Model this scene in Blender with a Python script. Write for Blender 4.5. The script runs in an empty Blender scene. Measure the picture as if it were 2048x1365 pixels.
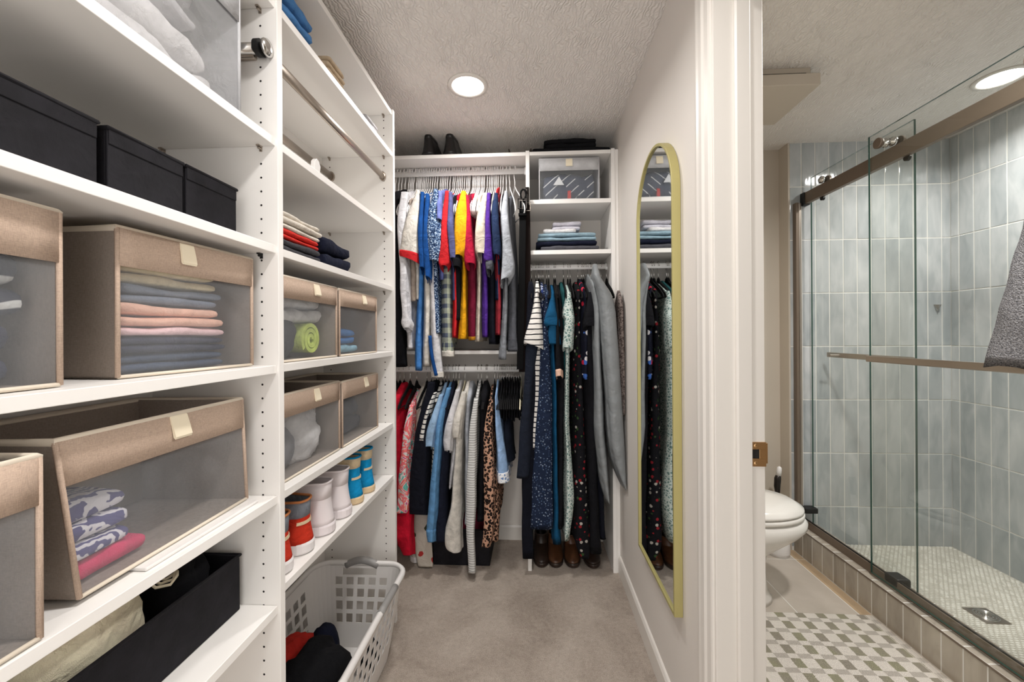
import bpy, math, random
from mathutils import Vector, Matrix, noise
random.seed(7)
scene = bpy.context.scene
C = scene.collection
# ------------------------------------------------------------------ camera
F, VPX, HY, ROLL, CX, CY, H = 806.0, 1067.0, 671.0, 0.006, 1024.0, 682.5, 1.215
YAW = math.atan((VPX-CX)/F)
FW = Vector((-math.sin(YAW), math.cos(YAW), 0)); RT = Vector((math.cos(YAW), math.sin(YAW), 0)); UP = Vector((0, 0, 1))
cd = bpy.data.cameras.new('camera'); cam = bpy.data.objects.new('camera', cd); C.objects.link(cam)
ax = (RT-ROLL*UP).normalized(); az = -FW; ay = az.cross(ax)
m = Matrix((ax, ay, az)).transposed().to_4x4(); m.translation = (0, 0, H)
cam.matrix_world = m
cd.sensor_width = 36; cd.lens = F/2048*36; cd.shift_y = -(CY-HY)/2048; cd.clip_start = .02
scene.camera = cam
# ------------------------------------------------------------------ world and exposure
w = bpy.data.worlds.new('world'); scene.world = w; w.use_nodes = True
w.node_tree.nodes['Background'].inputs[0].default_value = (1, .98, .96, 1)
w.node_tree.nodes['Background'].inputs[1].default_value = 1.65
scene.view_settings.view_transform = 'Standard'; scene.view_settings.look = 'None'
scene.view_settings.exposure = 0.52; scene.view_settings.gamma = 1
scene.view_settings.use_curve_mapping = False
CEIL = 2.285
def ceiling_lamp(x, y, power, r, label, color=(1, .975, .95), spread=155):
    t = thing('recessed_light', label, 'ceiling light', (x, y, CEIL))
    mb = MB(); mb.lathe([(r*1.0, -.004), (r*1.0, .0), (r*1.28, .0), (r*1.26, -.005), (r*1.06, -.007), (r*1.0, -.004)], 40)
    mb.build('trim_ring', M['trimwhite'], t, smooth=True, local=True)
    mb = MB(); mb.lathe([(0, -.003), (r*.6, -.0034), (r*1.0, -.0025)], 40)
    mb.build('lens', M['lamp'], t, smooth=True, local=True)
    ld = bpy.data.lights.new('lamp', 'AREA'); ld.shape = 'DISK'; ld.size = r*2; ld.energy = power; ld.color = color
    ld.spread = math.radians(spread)
    lo = bpy.data.objects.new('lamp_light', ld); C.objects.link(lo); lo.parent = t; lo.location = (0, 0, -.012)
    return t
# ------------------------------------------------------------------ helpers
def ray(px, py):
    a = px-CX; b = py-HY
    a2 = a-ROLL*(py-CY); b2 = b+ROLL*a-ROLL*(VPX-CX)
    return FW+RT*(a2/F)-UP*(b2/F)
def at(px, py, Y=None, X=None, Z=None):
    d = ray(px, py)
    k = Y/d.y if Y is not None else X/d.x if X is not None else (Z-H)/d.z
    p = d*k; p.z += H
    return p
def setp(o, label=None, cat=None, group=None, kind=None):
    if label: o['label'] = label
    if cat: o['category'] = cat
    if group: o['group'] = group
    if kind: o['kind'] = kind
    return o
def thing(name, label, cat, loc=(0, 0, 0), rotz=0, group=None):
    o = bpy.data.objects.new(name, None); C.objects.link(o); o.empty_display_size = .05
    o.location = loc; o.rotation_euler = (0, 0, rotz)
    return setp(o, label, cat, group)
def dup(o, loc=None, rotz=None, label=None, group=None, parent=None):
    c = o.copy(); C.objects.link(c)
    if parent is not None: c.parent = parent
    if loc is not None: c.location = loc
    if rotz is not None: c.rotation_euler = (0, 0, rotz)
    if label: c['label'] = label
    if group: c['group'] = group
    for ch in list(o.children): dup(ch, parent=c)
    return c
class MB:
    def __init__(s): s.v = []; s.f = []; s.m = []
    def add(s, vs, fs, mi=0):
        n = len(s.v); s.v += [tuple(p) for p in vs]
        for f in fs: s.f.append([i+n for i in f]); s.m.append(mi)
        return s
    def box(s, x0, x1, y0, y1, z0, z1, mi=0):
        return s.add([(x, y, z) for z in (z0, z1) for y in (y0, y1) for x in (x0, x1)],
                     [(0, 2, 3, 1), (4, 5, 7, 6), (0, 1, 5, 4), (2, 6, 7, 3), (0, 4, 6, 2), (1, 3, 7, 5)], mi)
    def quadbox(s, b, z0, z1, top=None, mi=0):
        # b: four xy corners counter-clockwise, top: optional four xy corners at z1
        t = top or b
        return s.add([(p[0], p[1], z0) for p in b]+[(p[0], p[1], z1) for p in t],
                     [(3, 2, 1, 0), (4, 5, 6, 7), (0, 1, 5, 4), (1, 2, 6, 5), (2, 3, 7, 6), (3, 0, 4, 7)], mi)
    def loft(s, rings, cap0=True, cap1=True, closed=True, mi=0):
        n = len(rings[0]); vs = [p for r in rings for p in r]; fs = []
        for i in range(len(rings)-1):
            for j in range(n if closed else n-1):
                k = (j+1) % n
                fs.append((i*n+j, i*n+k, (i+1)*n+k, (i+1)*n+j))
        if cap0: fs.append(tuple(range(n-1, -1, -1)))
        if cap1: fs.append(tuple((len(rings)-1)*n+j for j in range(n)))
        return s.add(vs, fs, mi)
    def tube(s, pts, r, n=8, closed=False, mi=0, caps=True):
        pts = [Vector(p) for p in pts]; rings = []; L = len(pts); prev = None
        for i, p in enumerate(pts):
            if closed: d = pts[(i+1) % L]-pts[i-1]
            else: d = pts[min(i+1, L-1)]-pts[max(i-1, 0)]
            d.normalize()
            if prev is None:
                u = d.orthogonal().normalized()
            else:
                u = (prev-d*prev.dot(d)).normalized()
            prev = u; q = d.cross(u); rr = r[i] if isinstance(r, (list, tuple)) else r
            rings.append([p+u*(rr*math.cos(t*2*math.pi/n))+q*(rr*math.sin(t*2*math.pi/n)) for t in range(n)])
        if closed: rings.append(rings[0]); caps = False
        return s.loft(rings, caps, caps, mi=mi)
    def cyl(s, p0, p1, r, n=20, mi=0): return s.tube([p0, p1], r, n, mi=mi)
    def lathe(s, prof, n=24, c=(0, 0, 0), mi=0):
        rings = [[(c[0]+max(r, 1e-5)*math.cos(2*math.pi*k/n), c[1]+max(r, 1e-5)*math.sin(2*math.pi*k/n), c[2]+z) for k in range(n)] for r, z in prof]
        return s.loft(rings, False, False, mi=mi)
    def build(s, name, mats, parent=None, smooth=False, bevel=0, seg=2, local=False, solid=0, sub=0, auto=None):
        me = bpy.data.meshes.new(name)
        off = Vector((0, 0, 0)) if (local or parent is None) else wloc(parent)
        me.from_pydata([(p[0]-off.x, p[1]-off.y, p[2]-off.z) for p in s.v], [], s.f)
        if not isinstance(mats, (list, tuple)): mats = [mats]
        for mm in mats: me.materials.append(mm)
        me.polygons.foreach_set('material_index', s.m)
        if smooth: me.polygons.foreach_set('use_smooth', [True]*len(s.f))
        me.update()
        o = bpy.data.objects.new(name, me); C.objects.link(o)
        if parent is not None: o.parent = parent
        if solid:
            k = o.modifiers.new('solid', 'SOLIDIFY'); k.thickness = abs(solid); k.offset = 1 if solid > 0 else -1
        if sub:
            k = o.modifiers.new('sub', 'SUBSURF'); k.levels = sub; k.render_levels = sub
        if bevel:
            k = o.modifiers.new('bevel', 'BEVEL'); k.width = bevel; k.segments = seg; k.limit_method = 'ANGLE'; k.angle_limit = .6
        return o
def wloc(o):
    v = Vector(o.location)
    while o.parent: o = o.parent; v += Vector(o.location)
    return v
def struct(name, mb, mat, **k): return setp(mb.build(name, mat, **k), kind='structure')
# ------------------------------------------------------------------ materials
def lin(c): return tuple((v/255/12.92 if v/255 <= .04045 else ((v/255+.055)/1.055)**2.4) for v in c)+(1,)
M = {}
class NT:
    def __init__(s, name):
        s.mat = bpy.data.materials.new(name); s.mat.use_nodes = True; s.t = s.mat.node_tree; s.p = s.t.nodes['Principled BSDF']
        M[name] = s.mat
    def n(s, typ, **k):
        o = s.t.nodes.new(typ)
        for a, b in k.items():
            if a.startswith('i_'):
                key = a[2:]; key = int(key) if key.isdigit() else key.replace('_', ' ')
                o.inputs[key].default_value = b
            else: setattr(o, a, b)
        return o
    def l(s, a, b): s.t.links.new(a, b)
    def coord(s, kind='Object', scale=(1, 1, 1), rot=(0, 0, 0)):
        c = s.n('ShaderNodeTexCoord'); mp = s.n('ShaderNodeMapping'); mp.inputs['Scale'].default_value = scale; mp.inputs['Rotation'].default_value = rot
        s.l(c.outputs[kind], mp.inputs['Vector']); return mp.outputs[0]
    def ramp(s, fac, stops, interp='LINEAR'):
        r = s.n('ShaderNodeValToRGB'); r.color_ramp.interpolation = interp
        e = r.color_ramp.elements
        while len(e) < len(stops): e.new(.5)
        for i, (p, c) in enumerate(stops): e[i].position = p; e[i].color = lin(c)
        s.l(fac, r.inputs[0]); return r.outputs[0]
    def noise(s, vec, scale, detail=2, rough=.5, dist=0):
        k = s.n('ShaderNodeTexNoise'); k.inputs['Scale'].default_value = scale; k.inputs['Detail'].default_value = detail
        k.inputs['Roughness'].default_value = rough; k.inputs['Distortion'].default_value = dist
        s.l(vec, k.inputs['Vector']); return k.outputs['Fac']
    def math(s, op, a, b=None, c=None):
        k = s.n('ShaderNodeMath', operation=op)
        for i, v in enumerate((a, b, c)):
            if v is None: continue
            if isinstance(v, (int, float)): k.inputs[i].default_value = v
            else: s.l(v, k.inputs[i])
        return k.outputs[0]
    def mix(s, fac, a, b):
        k = s.n('ShaderNodeMix', data_type='RGBA')
        if isinstance(fac, (int, float)): k.inputs[0].default_value = fac
        else: s.l(fac, k.inputs[0])
        for i, v in ((6, a), (7, b)):
            if isinstance(v, tuple): k.inputs[i].default_value = lin(v)
            else: s.l(v, k.inputs[i])
        return k.outputs[2]
    def bump(s, h, strength=.3, dist=.002):
        k = s.n('ShaderNodeBump'); k.inputs['Strength'].default_value = strength; k.inputs['Distance'].default_value = dist
        s.l(h, k.inputs['Height']); s.l(k.outputs[0], s.p.inputs['Normal'])
    def base(s, c):
        if isinstance(c, tuple): s.p.inputs['Base Color'].default_value = lin(c)
        else: s.l(c, s.p.inputs['Base Color'])
    def set(s, rough=.5, metal=0, spec=.5):
        s.p.inputs['Roughness'].default_value = rough; s.p.inputs['Metallic'].default_value = metal; s.p.inputs['Specular IOR Level'].default_value = spec
        return s
def plain(name, c, rough=.5, metal=0, spec=.5, var=0, vs=8, bump=0, bs=200, bd=.0006):
    k = NT(name).set(rough, metal, spec)
    v = k.coord('Object')
    if var:
        d = tuple(max(0, min(255, x*(1-var))) for x in c); e = tuple(max(0, min(255, x*(1+var))) for x in c)
        k.base(k.ramp(k.noise(v, vs, 3), [(.3, d), (.7, e)]))
    else: k.base(c)
    if bump: k.bump(k.noise(v, bs, 3), bump, bd)
    return k.mat
def fabric(name, c, var=.10, rough=.9, wr=.5, fine=700):
    k = NT(name).set(rough, 0, .15); v = k.coord('Object')
    d = tuple(x*(1-var) for x in c); e = tuple(min(255, x*(1+var*.6)) for x in c)
    k.base(k.ramp(k.noise(v, 26, 4, .6), [(.3, d), (.7, e)]))
    h = k.math('ADD', k.math('MULTIPLY', k.noise(v, 22, 3, .55, .8), 1.0), k.math('MULTIPLY', k.noise(v, fine, 2), .10))
    k.bump(h, wr, .02)
    return k.mat
plain('trimwhite', (228, 223, 216), .35)
k = NT('lamp'); k.p.inputs['Emission Color'].default_value = (1, .96, .9, 1); k.p.inputs['Emission Strength'].default_value = 12; k.base((255, 255, 255))
plain('board', (240, 237, 233), .38, var=.01, vs=2, bump=.03, bs=500)
plain('hole', (30, 26, 24), .9)
plain('paint', (224, 218, 211), .65, var=.015, vs=1.5, bump=.15, bs=260)
plain('bathpaint', (200, 190, 176), .6, var=.015, vs=1.5, bump=.15, bs=260)
plain('chrome', (205, 203, 200), .18, 1)
plain('nickel', (176, 166, 156), .32, 1)
plain('darkmetal', (60, 56, 54), .35, .8)
plain('black', (18, 17, 17), .5, bump=.1, bs=300)
plain('bronze', (122, 108, 95), .45, .45)
plain('gold', (178, 168, 112), .45, .3)
plain('brass', (205, 165, 120), .3, 1)
plain('porcelain', (232, 228, 222), .12, spec=.6)
plain('plasticwhite', (232, 229, 226), .35)
plain('hangerwhite', (238, 236, 234), .35)
plain('velvet', (22, 21, 22), .9, spec=.2)
plain('cream', (240, 228, 202), .7, bump=.3, bs=500)
plain('greyplastic', (150, 148, 146), .45)
k = NT('mirror').set(.02, 1); k.base((235, 238, 238))
# ceiling: swirled plaster
k = NT('ceiling').set(.85, 0, .2); v = k.coord('Object'); k.base(k.ramp(k.noise(v, 1.5, 2), [(.3, (232, 227, 221)), (.7, (238, 233, 228))]))
wv = k.n('ShaderNodeTexWave', i_Scale=26.0, i_Distortion=14.0, i_Detail=3.0, i_Detail_Scale=.9); k.l(v, wv.inputs['Vector'])
h = k.math('MULTIPLY', wv.outputs['Fac'], k.noise(v, 9, 3, .6)); k.bump(k.math('ADD', h, k.math('MULTIPLY', k.noise(v, 60, 3), .4)), .65, .007)
# carpet
k = NT('carpet').set(1, 0, .05); v = k.coord('Object')
big = k.noise(v, 3.2, 4, .6, 1.2); fine = k.noise(v, 300, 2, .7); mid = k.noise(v, 60, 3, .6)
f = k.math('ADD', k.math('MULTIPLY', big, .50), k.math('ADD', k.math('MULTIPLY', fine, .55), k.math('MULTIPLY', mid, .22)))
k.base(k.ramp(f, [(.42, (140, 128, 117)), (.58, (176, 163, 151)), (.78, (208, 196, 184))])); k.bump(k.math('ADD', fine, k.math('MULTIPLY', mid, .8)), .9, .006)
# shower tile
def tile_mat(name, a, b, c, rough=.08):
    k = NT(name).set(rough, 0, .5); v = k.coord('Object', (1, 1, .35))
    oi = k.n('ShaderNodeObjectInfo'); cmb = k.n('ShaderNodeVectorMath', operation='ADD'); k.l(v, cmb.inputs[0]); k.l(oi.outputs['Location'], cmb.inputs[1])
    fac = k.math('ADD', k.math('MULTIPLY', k.noise(cmb.outputs[0], 17, 3, .5, .6), .8), k.math('MULTIPLY', oi.outputs['Random'], .25))
    k.base(k.ramp(fac, [(.3, a), (.55, b), (.8, c)])); k.bump(k.noise(cmb.outputs[0], 22, 2), .35, .004)
    return k.mat
tile_mat('tile', (160, 166, 168), (182, 186, 187), (202, 204, 204))
tile_mat('curbtile', (150, 142, 130), (172, 163, 150), (188, 180, 166), .15)
plain('grout', (226, 224, 218), .8, bump=.3, bs=400)
k = NT('floortile').set(.35, 0, .4); v = k.coord('Object'); k.base(k.ramp(k.noise(v, 4, 4, .6), [(.3, (178, 168, 156)), (.7, (196, 186, 175))]))
plain('tantile', (186, 162, 132), .4, var=.05)
k = NT('mosaic').set(.35, 0, .4); v = k.coord('Object'); vo = k.n('ShaderNodeTexVoronoi', i_Scale=40.0); k.l(v, vo.inputs['Vector']); k.base(k.ramp(vo.outputs['Color'], [(.2, (214, 210, 200)), (.8, (240, 237, 229))]))
plain('mosaicgrout', (190, 185, 174), .9)
# glass
def clear(name, tint, gloss=.06, rough=.0, haze=0.0, hazec=(200, 205, 210)):
    k = NT(name); t = k.t; out = t.nodes['Material Output']
    tr = k.n('ShaderNodeBsdfTransparent'); tr.inputs[0].default_value = lin(tint)
    gl = k.n('ShaderNodeBsdfGlossy'); gl.inputs['Roughness'].default_value = rough
    fr = k.n('ShaderNodeLayerWeight'); fr.inputs[0].default_value = .25
    m1 = k.n('ShaderNodeMixShader'); k.l(k.math('MULTIPLY', fr.outputs['Fresnel'], gloss), m1.inputs[0]); 
    src = tr.outputs[0]
    if haze:
        df = k.n('ShaderNodeBsdfDiffuse'); df.inputs[0].default_value = lin(hazec)
        tl = k.n('ShaderNodeBsdfTranslucent'); tl.inputs[0].default_value = lin(hazec)
        ad = k.n('ShaderNodeMixShader'); ad.inputs[0].default_value = .35; k.l(df.outputs[0], ad.inputs[1]); k.l(tl.outputs[0], ad.inputs[2])
        v = k.coord('Object'); nz = k.noise(v, 7, 4, .6, .8)
        mr = k.n('ShaderNodeMapRange', i_From_Min=.3, i_From_Max=.7, i_To_Min=haze*.75, i_To_Max=min(1, haze*1.3)); k.l(nz, mr.inputs[0])
        m0 = k.n('ShaderNodeMixShader'); k.l(mr.outputs[0], m0.inputs[0]); k.l(src, m0.inputs[1]); k.l(ad.outputs[0], m0.inputs[2]); src = m0.outputs[0]
        bp = k.n('ShaderNodeBump', i_Strength=.28, i_Distance=.01); k.l(nz, bp.inputs['Height']); k.l(bp.outputs[0], gl.inputs['Normal'])
    k.l(src, m1.inputs[1]); k.l(gl.outputs[0], m1.inputs[2]); k.l(m1.outputs[0], out.inputs[0])
    return k.mat
clear('glass', (254, 255, 254), .12)
plain('glassedge', (52, 78, 70), .15)
clear('vinyl', (246, 247, 248), .09, .12, .17, (226, 229, 233))
clear('vinyl_clear', (246, 246, 247), .45, .08, .25, (245, 245, 245))
def weave(name, c, var=.10):
    k = NT(name).set(.95, 0, .1); v = k.coord('Object'); f = k.math('ADD', k.math('MULTIPLY', k.noise(k.coord('Object', (1, 1, 9)), 160, 2, .6), .5), k.math('MULTIPLY', k.noise(k.coord('Object', (9, 9, 1)), 160, 2, .6), .5))
    k.base(k.ramp(f, [(.32, tuple(x*(1-var) for x in c)), (.68, tuple(min(255, x*(1+var)) for x in c))])); k.bump(f, .25, .002)
weave('taupe', (188, 166, 149)); weave('taupe_grey', (146, 135, 126))
fabric('binblack', (30, 29, 33), .2, .7, wr=.15)
fabric('binwhite', (226, 224, 222), .04, wr=.2)
fabric('binlight', (192, 192, 194), .05, wr=.2)
#STRUCT
# ================================================================== the setting
XW, XB = .437, .545            # partition wall: closet face, bathroom face
YBK, YBB, YTW = 2.40, 2.424, 2.34
XSH0, XSH1 = 1.43, 2.29
REAR = -.75
struct('floor', MB().box(-.95, XB, REAR, YBK+.1, -.05, 0), M['carpet'])
fb = struct('floor_bathroom', MB().box(XB, XSH1+.1, REAR, YBB+.1, -.06, -.001), M['grout'])
gy = [2.245-.61*i for i in range(-1, 6)]
for i in range(len(gy)-1):
    for x0, x1 in ((XB, 1.14), (1.14, 1.398)):
        mb = MB().box(x0+.002, x1-.002, max(gy[i+1]+.002, REAR), min(gy[i]-.002, YBB), -.02, .0)
        o = mb.build('floor_tile', M['floortile'], fb, bevel=.001)
    mb = MB().box(1.4, 1.449, max(gy[i+1]+.0015, REAR), min(gy[i]-.0015, YBB), -.02, .0)
    mb.build('floor_tile', M['tantile'], fb, bevel=.001)
struct('ceiling', MB().box(-.95, XSH1+.1, REAR, YBB+.1, CEIL, CEIL+.05), M['ceiling'])
struct('wall_left', MB().box(-.97, -.90, REAR, YBK+.05, 0, CEIL), M['paint'])
struct('wall_back', MB().box(-.95, XB, YBK, YBK+.08, 0, CEIL), M['paint'])
YJ = .99                        # doorway: far jamb face
struct('wall_right', MB().box(XW, XB, YJ+.018, YBB+.05, 0, CEIL).box(XW, XB, REAR, .20, 0, CEIL).box(XW, XB, .2, YJ+.018, 2.06, CEIL), [M['paint']])
struct('wall_bathroom_rear', MB().box(XB, XSH1+.1, REAR-.06, REAR, 0, CEIL), M['bathpaint'])
struct('wall_bathroom_back', MB().box(XB, XSH0, YBB, YBB+.06, 0, CEIL), M['bathpaint'])
struct('wall_bathroom_face', MB().box(XB, XB+.003, YJ+.08, YBB, 0, CEIL), M['bathpaint'])
struct('wall_bathroom_right', MB().box(XSH1+.012, XSH1+.08, REAR, .84, 0, CEIL), M['bathpaint'])
struct('wall_shower_near', MB().box(XSH0, XSH1+.012, .76, .84, 0, CEIL), M['tile'])
struct('wall_shower_corner', MB().box(XSH0, XSH0+.01, YTW, YBB+.03, 0, CEIL), M['bathpaint'])
ws = struct('wall_shower_back', MB().box(XSH0+.010, XSH1+.05, YTW+.0018, YBB+.06, 0, CEIL), M['grout'])
wr = struct('wall_shower_right', MB().box(XSH1+.0018, XSH1+.06, .84, YTW+.006, 0, CEIL), M['grout'])
# tiles of the shower walls: each one an object sharing three meshes
TP, TH, G = .0743, .298, .004
z0 = at(1750, 693, Y=YTW).z
x_anchor = at(1886.8, 1000, Y=YTW).x
y_anchor = at(1920.4, 1000, X=XSH1).y
def tile_mesh(nm, sx, sy, sz, mat):
    mb = MB().box(-sx/2, sx/2, -sy/2, sy/2, -sz/2, sz/2)
    o = mb.build(nm, M[mat], bevel=.0025, seg=2); return o
tm = {}
def tile(parent, axis, a0, a1, b0, b1, base):
    a0 += G/2; a1 -= G/2; b0 += G/2; b1 -= G/2
    if a1-a0 < .006 or b1-b0 < .01: return
    key = (axis, round(a1-a0, 4), round(b1-b0, 4))
    c = ((a0+a1)/2, (b0+b1)/2)
    if key not in tm:
        o = tile_mesh('tile', a1-a0 if axis == 'y' else .012, .012 if axis == 'y' else a1-a0, b1-b0, 'tile'); tm[key] = o
    else:
        o = tm[key].copy(); C.objects.link(o)
    o.parent = parent; j = random.uniform(-.0006, .0006)
    o.location = (c[0], base+j, c[1]) if axis == 'y' else (base+j, c[0], c[1])
    o.rotation_euler = (random.uniform(-.003, .003), 0, random.uniform(-.004, .004))
rows = []
zz = z0-4*TH
while zz < CEIL:
    rows.append((max(zz, .02), min(zz+TH, CEIL))); zz += TH
cols = []; x = x_anchor
while x < XSH1+.001: cols.append((x, min(x+TP, XSH1+.004))); x += TP
x = x_anchor
while x > XSH0: cols.append((max(x-TP, XSH0+.008), x)); x -= TP
for a in cols:
    for r in rows: tile(ws, 'y', a[0], a[1], r[0], r[1], YTW+.006)
y = y_anchor; cols = [(y, YTW)]
while y > 1.45: cols.append((y-TP, y)); y -= TP
for a in cols:
    for r in rows: tile(wr, 'x', a[0], a[1], r[0], r[1], XSH1+.006)
# shower pan, mosaic, curb
struct('floor_shower', MB().box(1.56, XSH1, .84, YTW, 0, .037), M['mosaicgrout'])
mb = MB()
ny = 0; y = 1.40
while y < YTW-.004:
    x = 1.575+(.011 if ny % 2 else 0); 
    while x < XSH1-.006:
        if not (1.815 < x < 1.92 and 1.722 < y < 1.825):
            hx, hy = .0092, .0048; r = []
            for q in range(6): r.append((x+hx*math.cos(q*math.pi/3), y+hy*math.sin(q*math.pi/3)))
            mb.loft([[(p[0], p[1], .0365) for p in r], [(x+(p[0]-x)*.85, y+(p[1]-y)*.85, .0395) for p in r]], False, True)
        x += .0215
    y += .0118; ny += 1
o = mb.build('pebble_mosaic', M['mosaic']); setp(o, 'small oval cream stones set in the shower floor', 'mosaic', kind='stuff')
d = thing('floor_drain', 'square brushed steel drain with ring slots in the shower floor', 'drain', (1.868, 1.774, .038))
MB().box(-.048, .048, -.048, .048, 0, .003).build('frame', M['nickel'], d, bevel=.001, local=True)
for i, r in enumerate((.038, .029, .020, .010)):
    MB().lathe([(r-.0035, .003), (r-.003, .0055), (r+.001, .0055), (r+.0015, .003)], 28).build('grate_ring', M['chrome'], d, smooth=True, local=True)
CT = .150
cb = struct('curb', MB().box(1.4512, 1.572, .84, YTW+.02, 0, CT-.0012), M['grout'])
y = YTW; i = 0; ftile = ttile = None
while y > .95:
    a, b = y-TP*1.0+G/2, y-G/2
    if ftile is None:
        ftile = MB().box(-.006, .006, -(b-a)/2, (b-a)/2, -(CT-.012)/2, (CT-.012)/2).build('curb_tile', M['curbtile'], cb, bevel=.002); o = ftile
    else: o = ftile.copy(); C.objects.link(o)
    o.location = (1.456, (a+b)/2, (CT-.012)/2+.002)
    if ttile is None:
        ttile = MB().box(-.06, .06, -(b-a)/2, (b-a)/2, -.005, .005).build('curb_cap_tile', M['curbtile'], cb, bevel=.002); o = ttile
    else: o = ttile.copy(); C.objects.link(o)
    o.location = (1.512, (a+b)/2, CT-.005)
    y -= TP
MB().box(1.4485, 1.4535, .84, YTW, CT-.0085, CT-.0015).build('edge_strip', M['bronze'], cb, bevel=.001)
# baseboards, door casing, jamb
def base_profile(x, sgn, y0, y1, name, h=.088, axis='y'):
    prof = [(0, 0), (.012, 0), (.012, h-.014), (.007, h-.003), (.003, h), (0, h)]
    mb = MB()
    if axis == 'y': mb.loft([[(x+sgn*p[0], yy, p[1]) for p in prof] for yy in (y0, y1)])
    else: mb.loft([[(xx, x+sgn*p[0], p[1]) for p in prof] for xx in (y0, y1)])
    return struct(name, mb, M['trimwhite'])
base_profile(XW, -1, 1.075, 2.076, 'baseboard_right')
base_profile(YBK, -1, -.90, XW, 'baseboard_back', axis='x')
base_profile(-.90, 1, 1.695, YBK, 'baseboard_left')
# casing on the closet face, moulded profile along Y
cas = [(0, 1.078), (.010, 1.078), (.014, 1.073), (.015, 1.064), (.013, 1.052), (.016, 1.046), (.016, 1.030), (.012, 1.022), (.011, 1.004), (.009, .999), (.0, .998)]
mb = MB(); mb.loft([[(XW-p[0], p[1], z) for p in cas] for z in (0, 2.13)])
struct('trim_1', mb, M['trimwhite'])
mb = MB(); mb.loft([[(XW-p[0], .2-(p[1]-.99), z) for p in cas] for z in (0, 2.13)])
struct('trim_2', mb, M['trimwhite'])
jb = struct('door_1', MB().box(XW-.004, XB+.004, YJ, YJ+.02, 0, 2.06).box(XW-.004, XB+.004, .18, .2, 0, 2.06).box(XW-.004, XB+.004, .2, YJ, 2.04, 2.06), M['trimwhite'], bevel=.0015)
mb = MB(); st = [(.480, YJ), (.480, YJ-.007), (.484, YJ-.011), (.513, YJ-.011), (.515, YJ-.009), (.515, YJ)]
mb.loft([[(p[0], p[1], z) for p in st] for z in (0, 2.04)]); mb.build('door_stop', M['trimwhite'], jb)
sp = MB(); s0, s1 = .515, .5505
zc = H-.287
sp.box(s0, s1, YJ-.002, YJ, zc-.029, zc-.010).box(s0, s1, YJ-.002, YJ, zc+.012, zc+.029).box(s0, s0+.004, YJ-.002, YJ, zc-.010, zc+.012).box(s0+.02, s1, YJ-.002, YJ, zc-.010, zc+.012)
sp.loft([[(s1-.001, YJ-.002, z), (s1+.004, YJ-.001, z), (s1+.0065, YJ+.006, z), (s1+.004, YJ+.006, z), (s1+.002, YJ+.002, z), (s1-.001, YJ, z)] for z in (zc-.022, zc+.026)])
plate = sp.build('strike_plate', M['brass'], jb, bevel=.0004)
MB().box(s0+.004, s0+.02, YJ-.0006, YJ+.001, zc-.010, zc+.012).build('latch_hole', M['hole'], plate)
for dz in (-.0215, .0205): MB().lathe([(0, .0012), (.0035, .0009), (.0042, 0)], 14).build('screw', M['brass'], plate, smooth=True)
for ch in plate.children:
    if ch.name.startswith('screw'):
        ch.rotation_euler = (math.pi/2, 0, 0)
sc_ = [c for c in plate.children if c.name.startswith('screw')]
for c_, dz in zip(sc_, (-.0215, .0205)): c_.location = (s0+.011, YJ-.002, zc+dz)
# ------------------------------------------------------------------ lamps
ceiling_lamp(-.274, 1.712, 5.5, .067, 'round recessed ceiling light in the closet above the carpet')
ceiling_lamp(1.965, 1.80, 6.2, .067, 'round recessed ceiling light above the shower')
ceiling_lamp(-.05, .58, 6, .067, 'added fill light, out of view, over the near half of the closet')  # unseen lamp, added as fill light for the near part of the closet
ceiling_lamp(1.1, 1.0, 13, .067, 'added fill light, out of view, on the bathroom ceiling by the doorway')  # invented lamp above the frame, brightens the bathroom but not the jamb
# ------------------------------------------------------------------ left closet unit
XF, XS = -.588, -.594
u = thing('closet_shelving', 'tall white shelving unit with two open bays of bins, boxes and shoes', 'shelving', (-.74, .9, 0))
for y in (.121, .902, 1.675):
    MB().box(-.898, XF, y, y+.019, 0, 2.175).build('side_panel', M['board'], u, bevel=.001)
sh1 = dict(top=2.170, S=1.995, A=1.675, B=1.427, C=1.149, D=.847, E=.593)
sh2 = dict(s1=2.170, s2=1.995, s3=1.674, s4=1.424, s5=1.150, s6=.848, s7=.627)
for z in sh1.values(): MB().box(-.898, XS, .1405, .9015, z-.019, z).build('shelf', M['board'], u, bevel=.001)
for z in sh2.values(): MB().box(-.898, XS, .9215, 1.6745, z-.019, z).build('shelf', M['board'], u, bevel=.001)
MB().box(-.899, -.896, .14, 1.676, .0, 2.17).build('back_panel', M['board'], u)
hb = MB()
for y in (.902, 1.675):
    for xh in (-.628, -.863):
        z = .24
        while z < 2.15:
            hb.lathe([(0, 0), (.0026, 0)], 8, (0, 0, 0)); n = 16
            for q in range(n):
                p = hb.v[-n+q]; hb.v[-n+q] = (xh+p[0], y-.0003, z+p[1])
            z += .032
o = hb.build('pin_holes', M['hole'], u); o['kind'] = 'stuff'
def shelf_pin(x, y, z, dark=False):
    mb = MB().cyl((x, y, z-.006), (x, y-.010, z-.006), .003, 10).box(x-.0035, x+.0035, y-.013, y-.001, z-.0035, z).box(x-.003, x+.003, y-.0025, y, z-.012, z)
    mb.build('shelf_pin', M['black'] if dark else M['nickel'], u)
for kz, z in sh1.items():
    if kz in 'SAB':
        for xh in (-.628, -.863): shelf_pin(xh, .902, z-.019, kz == 'B')
for kz, z in sh2.items():
    if kz in ('s1', 's2', 's3', 's4'):
        for xh in (-.628, -.863): shelf_pin(xh, 1.675, z-.019)
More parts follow.
